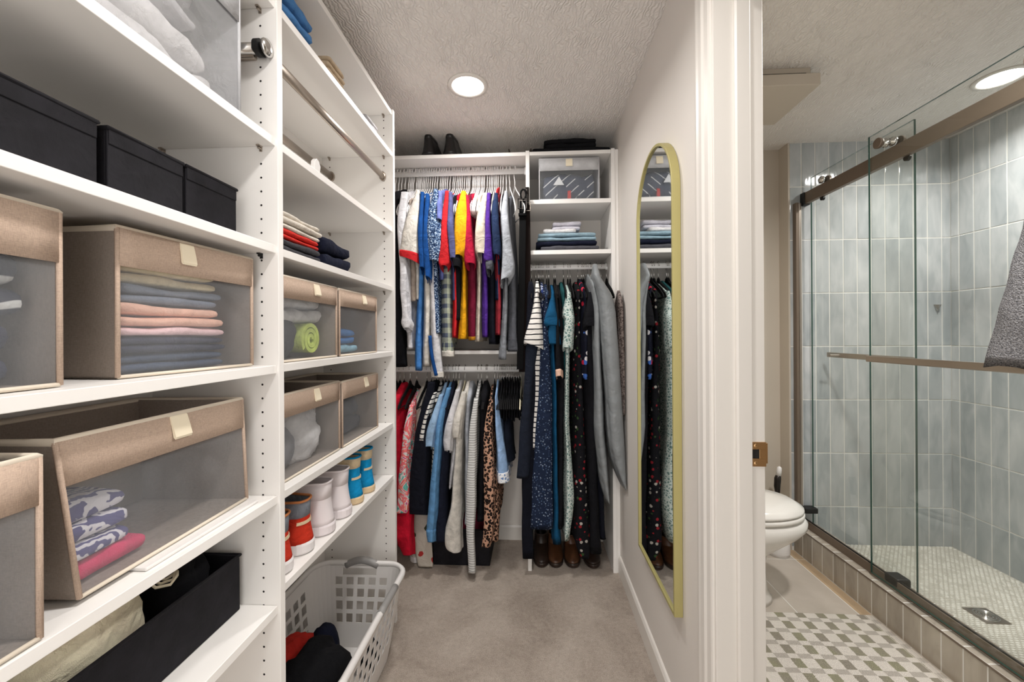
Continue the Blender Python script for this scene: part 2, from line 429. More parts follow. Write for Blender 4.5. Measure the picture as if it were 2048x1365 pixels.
def rod(parent, p0, p1, axis, rv=.015, rh=.0085, mat='nickel', flange=True):
    # oval rod
    mb = MB(); rings = []
    for p in (p0, p1):
        r = []
        for q in range(18):
            t = 2*math.pi*q/18
            r.append((p[0], p[1]+rh*math.cos(t), p[2]+rv*math.sin(t)) if axis == 'x' else (p[0]+rh*math.cos(t), p[1], p[2]+rv*math.sin(t)))
        rings.append(r)
    o = mb.loft(rings).build('hanging_rod', M[mat], parent, smooth=False)
    o.data.polygons.foreach_set('use_smooth', [len(f.vertices) == 4 for f in o.data.polygons])
    if flange:
        for p, s in ((p0, 1), (p1, -1)):
            r0 = []; r1 = []
            for q in range(18):
                t = 2*math.pi*q/18; a, b = (rh+.005)*math.cos(t), (rv+.005)*math.sin(t)
                if axis == 'x': r0.append((p[0], p[1]+a, p[2]+b)); r1.append((p[0]+s*.010, p[1]+a, p[2]+b))
                else: r0.append((p[0]+a, p[1], p[2]+b)); r1.append((p[0]+a, p[1]+s*.010, p[2]+b))
            MB().loft([r0, r1]).build('rod_socket', M[mat], parent)
    return o
rod(u, (-.632, .9215, 1.890), (-.632, 1.6745, 1.890), 'y')
rod(u, (-.854, .9215, 1.895), (-.854, 1.6745, 1.895), 'y')
# pull-out valet rod on the near side of the middle panel
vz = at(545, 96, Y=.885).z
v_ = MB().cyl((-.80, .884, vz), (-.612, .884, vz), .012, 16).build('valet_rod', M['chrome'], u, smooth=True)
MB().box(-.85, -.635, .89, .902, vz-.017, vz+.004).build('valet_slide', M['nickel'], v_, bevel=.003)
MB().cyl((-.624, .884, vz), (-.612, .884, vz), .0185, 28).build('valet_collar', M['black'], v_, smooth=False)
kn = MB(); kn.lathe([(0, -.004), (.012, -.004), (.012, .004), (.0185, .006), (.0195, .010), (.018, .014), (.009, .017), (0, .018)], 28)
o = kn.build('valet_knob', M['chrome'], v_, smooth=True, local=True); o.rotation_euler = (0, math.pi/2, 0); o.location = Vector((-.610, .884, vz))-wloc(u)-Vector(v_.location)
# ------------------------------------------------------------------ back closet unit
FY = 2.075
b = thing('closet_shelving', 'white closet unit against the back wall with hanging rods and cubbies', 'shelving', (-.24, 2.24, 0))
for x0, x1 in ((-.897, -.878), (-.035, -.016), (.399, .418)):
    MB().box(x0, x1, FY, YBK-.001, 0, 2.165).build('side_panel', M['board'], b, bevel=.001)
MB().box(.4185, XW-.001, FY+.004, FY+.02, .0, 2.16).build('filler_strip', M['board'], b)
for x0, x1 in ((-.8775, -.0355), (-.0155, .3985)): MB().box(x0, x1, FY+.003, YBK-.001, 2.141, 2.160).build('shelf', M['board'], b, bevel=.001)
for z in (1.912, 1.652): MB().box(-.0155, .3985, FY+.003, YBK-.001, z-.022, z).build('shelf', M['board'], b, bevel=.001)
MB().box(-.8775, -.0355, FY+.05, YBK-.001, 1.116, 1.135).build('shelf', M['board'], b, bevel=.001)
RY = 2.20
RZ1, RZ2, RZ3 = H+.896, H-.185, H+.368
rod(b, (-.878, RY, RZ1), (-.035, RY, RZ1), 'x', .016, .008, 'hangerwhite')
rod(b, (-.878, RY, RZ2), (-.035, RY, RZ2), 'x', .016, .008, 'hangerwhite')
rod(b, (-.016, RY, RZ3), (.399, RY, RZ3), 'x', .014, .008, 'hangerwhite')
# ================================================================== bathroom things
# sliding shower enclosure
XR = 1.512
sf = thing('shower_enclosure', 'bronze shower door frame with thick top rail and bottom track', 'shower frame', (XR, 1.6, CT))
zr = H+.745
MB().box(XR-.012, XR+.012, .86, YTW-.03, zr-.028, zr+.034).build('top_rail', M['bronze'], sf, bevel=.002)
MB().box(XR-.018, XR+.018, YTW-.034, YTW, zr-.034, zr+.036).build('rail_bracket', M['black'], sf, bevel=.003)
MB().box(XR-.020, XR+.020, .86, YTW-.002, CT, CT+.012).box(XR-.026, XR-.020, .86, YTW-.002, CT, CT+.040).box(XR+.020, XR+.024, .86, YTW-.002, CT, CT+.02).build('bottom_track', M['bronze'], sf, bevel=.001)
MB().box(XR-.019, XR-.014, .86, YTW-.004, CT+.012, CT+.043).build('track_seal', M['black'], sf)
for x0 in (XR-.046,):
    MB().box(x0-.012, x0+.004, YTW-.03, YTW, CT, zr-.02).build('wall_jamb', M['gold' if False else 'bronze'], sf, bevel=.0015)
    MB().box(x0+.010, x0+.022, YTW-.022, YTW, CT, zr-.02).build('wall_jamb', M['nickel'], sf, bevel=.0015)
MB().box(XR-.03, XR+.04, YTW-.05, YTW-.004, CT+.075, CT+.105).build('bumper', M['black'], sf, bevel=.006)
gz = CT+.03
MB().box(XR-.028, XR+.03, 1.735, 1.80, CT+.012, CT+.05).build('door_guide', M['black'], sf, bevel=.008)
for yy in (2.20, 1.72, 1.25): 
    MB().cyl((XR+.002, yy, zr-.034), (XR+.014, yy, zr-.034), .012, 16).build('rail_stop', M['black'], sf)
def panel(x, y0, y1, z1, label, side, rolls, bar):
    t = thing('sliding_glass_door', label, 'glass door', (x, (y0+y1)/2, CT+.02))
    mb = MB(); a, c = x-.004, x+.004
    mb.box(a, c, y0, y1, CT+.014, z1)
    mb.m = [1, 1, 1, 1, 0, 0]
    g = mb.build('glass', [M['glass'], M['glassedge']], t)
    for yr in rolls:
        xs = x-.004 if side < 0 else x+.004
        o = MB().lathe([(0, .000), (.021, .000), (.022, .003), (.022, .011), (.020, .013), (0, .013)], 28).build('roller_cap', M['bronze'], t, smooth=False, local=True)
        o.rotation_euler = (0, side*math.pi/2, 0); o.location = (xs-x, yr-(y0+y1)/2, zr+.062-CT-.02)
        o2 = MB().lathe([(0, 0), (.014, 0), (.014, .010), (.019, .012), (.019, .022), (.010, .023), (.010, .03), (0, .03)], 24).build('roller_wheel', M['chrome'], t, smooth=True, local=True)
        o2.rotation_euler = (0, -side*math.pi/2, 0); o2.location = (x-side*0-x-side*.004, yr-(y0+y1)/2, zr+.062-CT-.02)
    xb, yb0, yb1, zb = bar
    bo = MB().box(xb-.006, xb+.006, yb0, yb1, zb-.013, zb+.013).build('towel_bar', M['nickel'], t, bevel=.003)
    for yp in (yb0+.09, yb1-.09):
        MB().cyl((xb, yp, zb), (x, yp, zb), .007, 12).build('bar_post', M['nickel'], bo)
    return t
zb = H-.109
panel(1.478, .93, 1.853, zr+.115, 'outer sliding glass shower door with towel bar', -1, (1.793, 1.26), (1.425, 1.0, 1.805, zb))
panel(1.536, 1.705, YTW-.03, zr+.115, 'inner sliding glass shower door behind the outer one with bar inside', 1, (2.2, 1.78), (1.590, 1.77, 2.27, zb-.006))
def fold_loft(levels, N=48, k=9, amp=.3, seed=0, hem=.02, rough=.004, M_=None):
    """levels: (cx, cy, z, hx, hy). A hanging cloth tube with gathered folds, open below with a turned hem."""
    rnd = random.Random(seed); ph = rnd.uniform(0, 6); ph2 = rnd.uniform(0, 6); rings = []
    n = len(levels)
    for i, (cx, cy, z, hx, hy) in enumerate(levels):
        g = i/max(1, n-1); r = []
        for j in range(N):
            t = 2*math.pi*j/N
            fo = 1+amp*g**.5*(math.sin(k*t+ph+.6*g)*.6+math.sin((k*2-3)*t+ph2)*.25)
            x = cx+hx*math.cos(t)*fo; y = cy+hy*math.sin(t)*(1+.15*(fo-1))
            nz = noise.noise((x*14+seed, y*14, z*9))
            r.append((x+rough*nz, y, z+.004*nz*g))
        rings.append(r)
    cx, cy, z, hx, hy = levels[-1]
    last = rings[-1]
    rings.append([(cx+(p[0]-cx)*.90, cy+(p[1]-cy)*.97, p[2]+hem*.2) for p in last])
    rings.append([(cx+(p[0]-cx)*.86, cy+(p[1]-cy)*.95, p[2]+hem*1.6) for p in last])
    return MB().loft(rings, True, False)
k = NT('terry').set(1, 0, .05); v = k.coord('Object'); k.base(k.ramp(k.noise(v, 240, 2, .7), [(.35, (92, 92, 96)), (.65, (152, 151, 153))])); k.bump(k.noise(v, 260, 2), 1.0, .006)
t = thing('bath_towel', 'grey terry bath towel hanging in front of the shower door bar', 'towel', (1.36, 1.112, H+.52))
lv = []
for i in range(22):
    g = i/21; z = H+.54-.66*g
    lv.append((1.366-.008*g, 1.112, z, .012+.024*g, .02+.160*g**.9))
tw = fold_loft(lv, 60, 7, .35, 5, .02, .01)
for j, p in enumerate(tw.v):   # the camera-side hem dips, the far corner lifts
    g = max(0, (H+.1-p[2])/.25); tw.v[j] = (p[0], p[1], p[2]+g*.03*math.sin((p[1]-1.112)*14))
tw.build('towel', M['terry'], t, smooth=True)
mb = MB(); mb.tube([(1.474, 1.112, H+.545), (1.43, 1.112, H+.545), (1.385, 1.112, H+.54), (1.355, 1.112, H+.548), (1.35, 1.112, H+.57)], .005, 10).cyl((1.474, 1.112, H+.545), (1.468, 1.112, H+.545), .022, 20)
ho = mb.build('towel_hook', M['nickel'], smooth=True); setp(ho, 'small nickel robe hook stuck on the shower glass', 'hook')
# faceted hook on the tile
p = at(1872, 614, Y=YTW)
o = MB().add([(-.014, 0, .012), (.014, 0, .012), (0, 0, -.026), (-.005, -.02, .010), (.012, -.018, .010), (0, -.012, -.02)], [(0, 2, 1), (0, 1, 4, 3), (0, 3, 5, 2), (1, 2, 5, 4), (3, 4, 5)]).build('tile_hook', M['chrome'])
o.location = (p.x, YTW-.001, p.z); setp(o, 'small faceted chrome hook stuck on the shower tiles', 'hook')
# exhaust fan
f = thing('exhaust_fan', 'white flat-panel exhaust fan on the bathroom ceiling', 'vent fan', (.97, 1.80, CEIL))
MB().box(.82, 1.118, 1.68, 1.94, CEIL-.035, CEIL).build('housing', M['bathpaint'], f, bevel=.002)
MB().box(.84, 1.10, 1.6795, 1.70, CEIL-.033, CEIL-.022).build('air_gap', M['hole'], f)
MB().box(.80, 1.14, 1.655, 1.965, CEIL-.085, CEIL-.038).build('cover_panel', M['bathpaint'], f, bevel=.003)
# toilet, facing the shower
TX, TY = .56, 1.925
t = thing('toilet', 'white porcelain toilet facing the shower curb', 'toilet', (TX, TY, 0))
def egg(xb, xf, hw, z, n=40, e=2.2, fl=.0):
    r = []
    cx = xb+(xf-xb)*.45
    for q in range(n):
        a = 2*math.pi*q/n; c_, s_ = math.cos(a), math.sin(a)
        rx = (xf-cx) if c_ > 0 else (cx-xb)
        r.append((cx+rx*math.copysign(abs(c_)**(2/e), c_), TY+hw*math.copysign(abs(s_)**(2/e), s_), z))
    return r
MB().loft([egg(.60, 1.085, .118, 0), egg(.60, 1.083, .117, .02), egg(.61, 1.065, .110, .05), egg(.63, 1.055, .108, .17), egg(.65, 1.065, .115, .22), egg(.66, 1.13, .150, .272), egg(.68, 1.195, .178, .32), egg(.70, 1.225, .186, .35), egg(.70, 1.228, .184, .375), egg(.72, 1.215, .176, .392), egg(.74, 1.20, .165, .397)], True, True).build('bowl', M['porcelain'], t, smooth=True)
MB().loft([egg(.755, 1.205, .17, .396), egg(.75, 1.213, .180, .402), egg(.75, 1.214, .181, .415), egg(.755, 1.208, .175, .420)]).build('seat', M['porcelain'], t, smooth=True)
MB().loft([egg(.745, 1.203, .172, .421), egg(.74, 1.212, .180, .427), egg(.74, 1.211, .179, .437), egg(.76, 1.18, .15, .455), egg(.80, 1.08, .09, .466)]).build('lid', M['porcelain'], t, smooth=True)
MB().quadbox([(.565, TY-.19), (.74, TY-.18), (.74, TY+.18), (.565, TY+.19)], .40, .74, [(.558, TY-.215), (.755, TY-.205), (.755, TY+.205), (.558, TY+.215)]).build('tank', M['porcelain'], t, bevel=.015, seg=3)
MB().box(.552, .765, TY-.225, TY+.225, .74, .772).build('tank_lid', M['porcelain'], t, bevel=.008, seg=3)
MB().box(.62, .78, TY-.11, TY+.11, .30, .405).build('tank_neck', M['porcelain'], t, bevel=.02, seg=3)
# toilet brush
bx = at(1555, 980, Y=2.30)
t = thing('toilet_brush', 'white toilet brush with dark grip standing behind the toilet', 'toilet brush', (bx.x, 2.30, 0))
MB().lathe([(0, 0), (.055, 0), (.058, .02), (.050, .16), (.047, .16), (.045, .03), (0, .03)], 28).build('holder', M['plasticwhite'], t, smooth=True, local=True)
MB().lathe([(0, .10), (.03, .11), (.035, .155), (.014, .19), (.010, .24), (.010, .30), (.012, .315)], 20).build('handle', M['plasticwhite'], t, smooth=True, local=True)
gr = MB().tube([(0, 0, .31), (-.002, 0, .345), (.001, 0, .385), (.006, 0, .405)], [.0125, .016, .0165, .012], 16).build('grip', M['darkmetal'], t, smooth=True, local=True)
MB().tube([(.005, 0, .400), (.009, 0, .425), (.011, 0, .440), (.012, 0, .446)], [.0135, .0125, .011, .003], 16).build('handle_tip', M['plasticwhite'], t, smooth=True, local=True)
t.scale = (1, 1, 1.08)
# rug
k = NT('rug').set(1, 0, .05); v = k.coord('Object'); sx = k.n('ShaderNodeSeparateXYZ'); k.l(v, sx.inputs[0])
jit = k.math('MULTIPLY', k.math('SUBTRACT', k.noise(v, 260, 2), .5), .008)
fx = k.math('FRACT', k.math('DIVIDE', k.math('ADD', k.math('ADD', sx.outputs[0], 10.0), jit), .0855))
fy = k.math('FRACT', k.math('DIVIDE', k.math('ADD', sx.outputs[1], 10.0), .0665))
nx = k.math('LESS_THAN', fx, .42); ty = k.math('LESS_THAN', fy, .66)
olive = k.math('MULTIPLY', nx, ty); grey = k.math('MULTIPLY', k.math('SUBTRACT', 1.0, nx), k.math('SUBTRACT', 1.0, ty))
oc = k.ramp(k.noise(v, 9, 2), [(.4, (150, 143, 131)), (.6, (150, 147, 124))])
fb_ = k.math('LESS_THAN', k.math('FRACT', k.math('MULTIPLY', sx.outputs[0], 90.0)), .5); edge = k.math('MULTIPLY', k.math('GREATER_THAN', sx.outputs[0], 1.395), fb_)
colr = k.mix(olive, k.mix(grey, (218, 211, 202), (184, 177, 168)), oc)
k.base(k.mix(k.math('MULTIPLY', edge, .6), colr, (206, 197, 186))); wv = k.n('ShaderNodeTexWave', i_Scale=70.0, i_Distortion=.4); k.l(v, wv.inputs['Vector']); k.bump(k.math('ADD', wv.outputs['Fac'], k.noise(v, 500, 2)), .6, .003)
mb = MB(); mb.box(.56, 1.437, .92, 1.803, .0, .010)
o = mb.build('bath_rug', M['rug'], bevel=.004); setp(o, 'flat woven bath rug with olive, grey and white checks on tile floor', 'rug')
# ================================================================== mirror
t = thing('wall_mirror', 'tall arched mirror with slim gold frame on the painted wall', 'mirror', (XW, 1.42, H-.08))
def arch(y0, y1, zb_, zt, x, n=24):
    yc, r = (y0+y1)/2, (y1-y0)/2; ht = zt-r
    p = [(x, y0, zb_), (x, y1, zb_)]
    for q in range(n+1):
        a = math.pi*q/n; p.append((x, yc+r*math.cos(a), ht+r*math.sin(a)))
    return p
my0, my1, mz0, mz1 = 1.215, 1.628, H-.838, H+.642
xf = XW-.026
o_ = [arch(my0, my1, mz0, mz1, x) for x in (XW-.001, xf)]; i_ = [arch(my0+.009, my1-.009, mz0+.009, mz1-.009, x) for x in (xf, xf+.012)]
MB().loft([o_[0], o_[1], i_[0], i_[1]], False, False).build('frame', M['gold'], t, bevel=.0008)
g = arch(my0+.008, my1-.008, mz0+.008, mz1-.008, xf+.006)
MB().loft([g, [(p[0]+.004, p[1], p[2]) for p in g]], True, True).build('mirror_glass', M['mirror'], t)
# ================================================================== bins, folded clothes, shoes
def frame(FL, FR):
    a, c = Vector((FL[0], FL[1], 0)), Vector((FR[0], FR[1], 0)); W_ = (c-a).length; e = (c-a)/W_; inn = Vector((-e.y, e.x, 0))
    return W_, (lambda u, v, w, z0: a+e*u+inn*v+Vector((0, 0, z0+w)))
def storage_bin(FL, FR, z0, h, depth, label, band=.22, mats=('taupe', 'taupe_grey', 'vinyl'), tab=True, lean=(0, 0), group=None, tabw=.028, tabpos=.5, trim='cream_trim'):
    W_, P0 = frame(FL, FR); z0 += .001
    P = lambda u, v, w: P0(u+lean[0]*(w/h)*(1-u/W_*1.0)+0, v+lean[1]*(w/h), w, z0)
    c = P(W_/2, depth/2, 0)
    t = thing('storage_bin', label, 'storage bin', (c.x, c.y, z0), group=group)
    bd = h*(1-band); th = .003
    mb = MB()   # fabric shell: sides, back, base (with thickness)
    def slab(a, b_, c_, d_, nrm):
        n = Vector(nrm); v8 = [a, b_, c_, d_]+[p+n*th for p in (a, b_, c_, d_)]
        mb.add(v8, [(3, 2, 1, 0), (4, 5, 6, 7), (0, 1, 5, 4), (1, 2, 6, 5), (2, 3, 7, 6), (3, 0, 4, 7)])
    e = (P0(1, 0, 0, 0)-P0(0, 0, 0, 0)); inn = (P0(0, 1, 0, 0)-P0(0, 0, 0, 0))
    slab(P(0, 0, 0), P(0, depth, 0), P(0, depth, h), P(0, 0, h), e)
    slab(P(W_, 0, 0), P(W_, depth, 0), P(W_, depth, h), P(W_, 0, h), -e)
    slab(P(0, depth, 0), P(W_, depth, 0), P(W_, depth, h), P(0, depth, h), -inn)
    slab(P(0, 0, 0), P(W_, 0, 0), P(W_, depth, 0), P(0, depth, 0), Vector((0, 0, 1)))
    mb.build('body', M[mats[1]], t)
    def sheet(w0, w1, off, nm, mat, bulge, nu=10, nw=6):
        m2 = MB(); n = -inn; rows_ = []
        for i in range(nw+1):
            r = []
            for j in range(nu+1):
                uu = W_*j/nu; ww = w0+(w1-w0)*i/nw; p = P(uu, 0, ww)
                bb = bulge*math.sin(math.pi*j/nu)*math.sin(math.pi*i/nw)+bulge*.5*noise.noise((uu*18+z0*7, ww*18, FL[1]*9))*min(1, 4*min(j, nu-j)/nu)
                r.append(p+n*(off+bb))
            rows_.append(r)
        m2.loft(rows_, False, False, closed=False)
        return m2.build(nm, M[mat], t, smooth=True, solid=0 if nm == 'window' else .0015)
    sheet(bd-.004, h, .003, 'front_band', mats[0], .002, 10, 2)
    sheet(.002, bd, .0005, 'window', mats[2], .004)
    rt = .0055
    m2 = MB().tube([P(0, 0, h), P(W_, 0, h), P(W_, depth, h), P(0, depth, h)], rt, 6, True)
    m2.build('rim_binding', M[trim], t, smooth=True)
    for uu in (0, W_): MB().tube([P(uu, -.002, .002), P(uu, -.002, h*.5), P(uu, -.002, h)], .0035, 6).build('edge_piping', M[mats[0]], t, smooth=True)
    MB().tube([P(0, -.002, .003), P(W_, -.002, .003)], .003, 6).build('edge_piping', M[trim], t, smooth=True)
    if tab:
        u0 = W_*tabpos; m2 = MB(); th_ = h*band*.72; prof = [(-.003, h+.001), (-.006, h-.003), (-.010, h-th_*.5), (-.013, h-th_*.9), (-.011, h-th_), (-.008, h-th_*.92), (-.006, h-th_*.4), (-.004, h-.01)]
        rings = [[P(u0+du, v, w) for v, w in prof] for du in (-tabw/2, tabw/2)]
        m2.loft(rings).build('pull_tab', M['cream'], t)
    return t, P, W_
plain('cream_trim', (226, 214, 196), .8, bump=.3, bs=500)
plain('grey_trim', (206, 206, 208), .7, bump=.3, bs=500)
def slab_rings(P, u0, u1, v0, v1, w0, w1, seed, nz=.12, nu=16, N=22, e=3.2):
    rings = []
    L_ = u1-u0; us = [(0, .45), (.003, .80), (.009, .95)]+[(.016+(L_-.032)*i/(nu-6), 1.0) for i in range(nu-5)]+[(L_-.009, .95), (L_-.003, .80), (L_, .45)]
    for du, tp in us:
        uu = u0+du; wave = .25*(w1-w0)*noise.noise((uu*11, seed*.37, 2.2))
        r = []
        for q in range(N):
            a = 2*math.pi*q/N; c_, s_ = math.cos(a), math.sin(a)
            vv = math.copysign(abs(c_)**(2/e), c_); ww = math.copysign(abs(s_)**(2/4.2), s_)
            n1 = noise.noise((uu*16+seed*3.1, vv*1.1+seed, ww*.9)); n2 = noise.noise((uu*45+seed, vv*2.5, ww*2+seed*5))
            hh = (w1-w0)
            v_ = (v0+v1)/2+(v1-v0)/2*vv*(.90+.1*tp)-hh*nz*(n1*1.0+n2*.4)
            w_ = (w0+w1)/2+hh/2*ww*tp+hh*nz*(n1*.8+n2*.3)*(.4 if ww < 0 else 1)+wave*(.5+.5*ww)
            r.append(P(uu, min(max(v_, v0), v1), max(w_, w0)))
        rings.append(r)
    return rings
def folded(name, label, cat, P, u0, u1, v0, v1, w0, w1, mat, seed=0, layers=2, group=None, nz=.17):
    c = P((u0+u1)/2, (v0+v1)/2, w0)
    t = thing(name, label, cat, c, group=group)
    dh = (w1-w0)/layers
    rnd = random.Random(seed*13+1)
    for i in range(layers):
        mb = MB().loft(slab_rings(P, u0+rnd.uniform(0, .012), u1-rnd.uniform(0, .014), v0+rnd.uniform(0, .01), v1, w0+dh*i-(dh*.06 if i else 0), w0+dh*(i+1)+dh*.04, seed+i*7.3, nz))
        mb.build('fold', M[mat], t, smooth=True)
    return t
def clump(name, label, cat, c, r, mat, seed=0, amp=.28, freq=5, group=None, nu=34, nv=22, flat=True):
    mb = MB(); rings = []
    for i in range(nv+1):
        ph = math.pi*(i/nv)*.998+.001; rr = []
        for j in range(nu):
            th = 2*math.pi*j/nu; d = Vector((math.sin(ph)*math.cos(th), math.sin(ph)*math.sin(th), -math.cos(ph)))
            n = noise.noise(d*freq*.35+Vector((seed, 0, 0)))*1.0+noise.noise(d*freq+Vector((seed*2, 3, 1)))*.45+abs(noise.noise(d*freq*1.9+Vector((seed, 9, 1))))*.3
            k_ = 1+amp*n; p = Vector((d.x*r[0]*k_, d.y*r[1]*k_, d.z*r[2]*k_))
            if flat: p.z = max(p.z, -r[2]*.75)
            rr.append(Vector(c)+p)
        rings.append(rr)
    mb.loft(rings, True, True)
    o = mb.build(name, M[mat], smooth=True); 
    off = Vector(c); me = o.data
    me.transform(Matrix.Translation(-off)); o.location = off
    return setp(o, label, cat, group)
for nm, c in dict(cl_cream=(232, 214, 176), cl_slate=(120, 128, 142), cl_peach=(240, 190, 168), cl_pink=(240, 204, 206), cl_navy=(52, 54, 72), cl_denimnavy=(70, 80, 100), cl_white=(226, 224, 224), cl_grey=(140, 140, 144), cl_darkgrey=(66, 66, 70), cl_lime=(214, 232, 120), cl_blue=(70, 130, 196), cl_ltblue=(160, 206, 226), cl_magenta=(214, 50, 100), cl_red=(205, 52, 44), cl_oat=(216, 208, 196), cl_black=(20, 20, 23), cl_jean=(70, 116, 166), cl_tan=(186, 166, 140), cl_fog=(180, 178, 180), cl_dustyblue=(150, 176, 190), cl_lav=(206, 204, 214), cl_midnight=(24, 28, 46), cl_charcoal=(84, 84, 90)).items():
    fabric(nm, c)
# patterns ---------------------------------------------------------------
def pat(name, rough=.9, wr=.4):
    k = NT(name).set(rough, 0, .15); v = k.coord('Object'); k.bump(k.noise(v, 22, 3, .55, .8), wr, .02); return k, v
def voro(k, v, sc, feature='F1', rnd=1.0):
    o = k.n('ShaderNodeTexVoronoi', feature=feature); o.inputs['Scale'].default_value = sc; o.inputs['Randomness'].default_value = rnd; k.l(v, o.inputs['Vector']); return o
def stripes(name, base, line, period, duty, axis=2, warp=.004):
    k, v = pat(name); sx = k.n('ShaderNodeSeparateXYZ'); k.l(v, sx.inputs[0])
    z = k.math('ADD', sx.outputs[axis], k.math('MULTIPLY', k.noise(v, 14, 2), warp*2))
    f = k.math('LESS_THAN', k.math('FRACT', k.math('DIVIDE', k.math('ADD', z, 10.0), period)), duty)
    k.base(k.mix(f, base, line))
stripes('pt_bw', (232, 228, 222), (28, 28, 34), .026, .22)
stripes('pt_bw_small', (226, 224, 218), (24, 26, 36), .024, .26)
k, v = pat('pt_purple'); w_ = k.n('ShaderNodeTexWave', i_Scale=22.0, i_Distortion=16.0, i_Detail=3.0); k.l(v, w_.inputs['Vector']); k.base(k.ramp(w_.outputs['Fac'], [(.45, (84, 80, 128)), (.62, (222, 218, 224))]))
k, v = pat('pt_navywave'); w_ = k.n('ShaderNodeTexWave', i_Scale=9.0, i_Distortion=5.0); w_.bands_direction = 'Z'; k.l(v, w_.inputs['Vector']); k.base(k.ramp(w_.outputs['Fac'], [(.80, (46, 48, 62)), (.9, (214, 214, 212))]))
k, v = pat('pt_diag'); sx = k.n('ShaderNodeSeparateXYZ'); k.l(v, sx.inputs[0]); d_ = k.math('FRACT', k.math('DIVIDE', k.math('ADD', k.math('SUBTRACT', k.math('MULTIPLY', sx.outputs[2], 1.15), sx.outputs[0]), 10.0), .058))
f_ = k.math('MULTIPLY', k.math('LESS_THAN', d_, .13), k.math('GREATER_THAN', k.noise(v, 16, 1), .47)); k.base(k.mix(f_, (58, 66, 84), (222, 222, 222)))
plain('label_white', (236, 236, 236), .6)
S = sh1
# bay 1 -------------------------------------------------------------------
t, P, W_ = storage_bin((-.604, .40), (-.610, .806), S['A'], .288, .262, 'clear vinyl bag bin with pale grey trim above the black fabric boxes', .32, ('binlight', 'binlight', 'vinyl_clear'), False, trim='grey_trim')
folded('folded_linen', 'white linen folded inside the clear vinyl bin', 'linen', P, .02, W_-.02, .03, .24, .004, .11, 'cl_white', 3, 2)
folded('folded_linen', 'pale grey linen on top of the white linen in the clear vinyl bin', 'linen', P, .02, W_-.05, .03, .24, .118, .21, 'cl_fog', 4, 2)
def box_drawer(y0, y1, xf_, z0, h, d, label, mat='binblack', group=None):
    c = ((xf_-d/2), (y0+y1)/2, z0); t = thing('fabric_box', label, 'storage box', c, group=group); th = .004; z0 += .001
    mb = MB().box(xf_-d, xf_, y0, y1, z0, z0+th).box(xf_-th, xf_, y0, y1, z0, z0+h).box(xf_-d, xf_-d+th, y0, y1, z0, z0+h).box(xf_-d+th, xf_-th, y0, y0+th, z0, z0+h).box(xf_-d+th, xf_-th, y1-th, y1, z0, z0+h)
    mb.build('body', M[mat], t, bevel=.0015)
    MB().tube([(xf_+.001, y0, z0+h), (xf_+.001, y1, z0+h), (xf_-d, y1, z0+h), (xf_-d, y0, z0+h)], .0035, 6, True).build('rim_binding', M[mat], t, smooth=True)
    MB().box(xf_-.0005, xf_+.0016, y0+.001, y1-.001, z0+h*.78, z0+h-.002).build('top_band', M[mat], t, bevel=.0008)
    return t
for (y0, y1, lb) in ((.435, .573, 'black fabric drawer box furthest from the shelf panel'), (.588, .722, 'black fabric drawer box in the middle of the row of three'), (.729, .858, 'black fabric drawer box next to the shelf panel with pin holes')):
    box_drawer(y0, y1, -.655, S['B'], .112, .20, lb, group='black fabric boxes on the shelf')
t, P, W_ = storage_bin((-.628, .215), (-.634, .505), S['C'], .232, .24, 'taupe window bin of dark clothes, tucked in beside the bin of pastel clothes', .27, tab=False)
folded('folded_clothes', 'dark navy clothes folded low in the taupe window bin', 'clothes', P, .02, W_-.02, .02, .22, .005, .085, 'cl_navy', 11, 2)
folded('folded_clothes', 'navy top with white wavy stripes folded in the taupe window bin', 'clothes', P, .02, W_-.015, .02, .22, .09, .17, 'pt_navywave', 12, 2)
t, P, W_ = storage_bin((-.652, .597), (-.634, .873), S['C'], .238, .24, 'taupe window bin of cream, peach and navy clothes with cream tab', .235, tabpos=.42)
zz = 0.004
for i, (mm, h_, uu, lb) in enumerate((('cl_denimnavy', .034, .235, 'denim navy garment folded at the bottom of the pastel bin'), ('cl_navy', .030, .232, 'dark navy garment folded above the denim one'), ('cl_pink', .018, .23, 'thin pale pink garment folded under the peach one'), ('cl_peach', .040, .225, 'peach sweater folded in the middle of the bin'), ('cl_slate', .034, .222, 'slate blue garment folded above the peach sweater'), ('cl_cream', .040, .215, 'cream knit folded on the slate garment in the bin'))):
    folded('folded_clothes', lb, 'clothes', P, .012, uu, .014, .21, zz, zz+h_, mm, 20+i, 1 if h_ < .03 else 2, nz=.16); zz += h_-.001
t, P, W_ = storage_bin((-.596, .19), (-.603, .458), S['D'], .222, .26, 'grey-taupe window bin, empty looking, on the shelf of the half-empty bin', .24, ('taupe', 'taupe_grey', 'vinyl'), False)
folded('folded_clothes', 'grey clothes folded low inside the empty looking bin', 'clothes', P, .02, W_-.02, .05, .22, .005, .09, 'cl_grey', 31, 2)
t, P, W_ = storage_bin((-.628, .522), (-.640, .862), S['D']+.006, .222, .232, 'large taupe window bin leaning open, with purple print and pink cloth inside', .26, tabpos=.53, lean=(-.02, .010), tabw=.034)
folded('folded_clothes', 'bright pink garment folded at the bottom of the leaning bin', 'clothes', P, .012, .14, .02, .17, .004, .034, 'cl_magenta', 41, 1)
folded('folded_clothes', 'purple and white print garment folded on the pink one', 'clothes', P, .008, .115, .02, .17, .034, .118, 'pt_purple', 42, 3)
sv = thing('bin_lid', 'white plastic bin lid lying flat under the leaning bin', 'lid', (-.70, .72, S['D']))
MB().quadbox([(-.85, .60), (-.608, .60), (-.612, .865), (-.85, .865)], S['D']+.0005, S['D']+.0062).build('lid_plate', M['plasticwhite'], sv, bevel=.002)
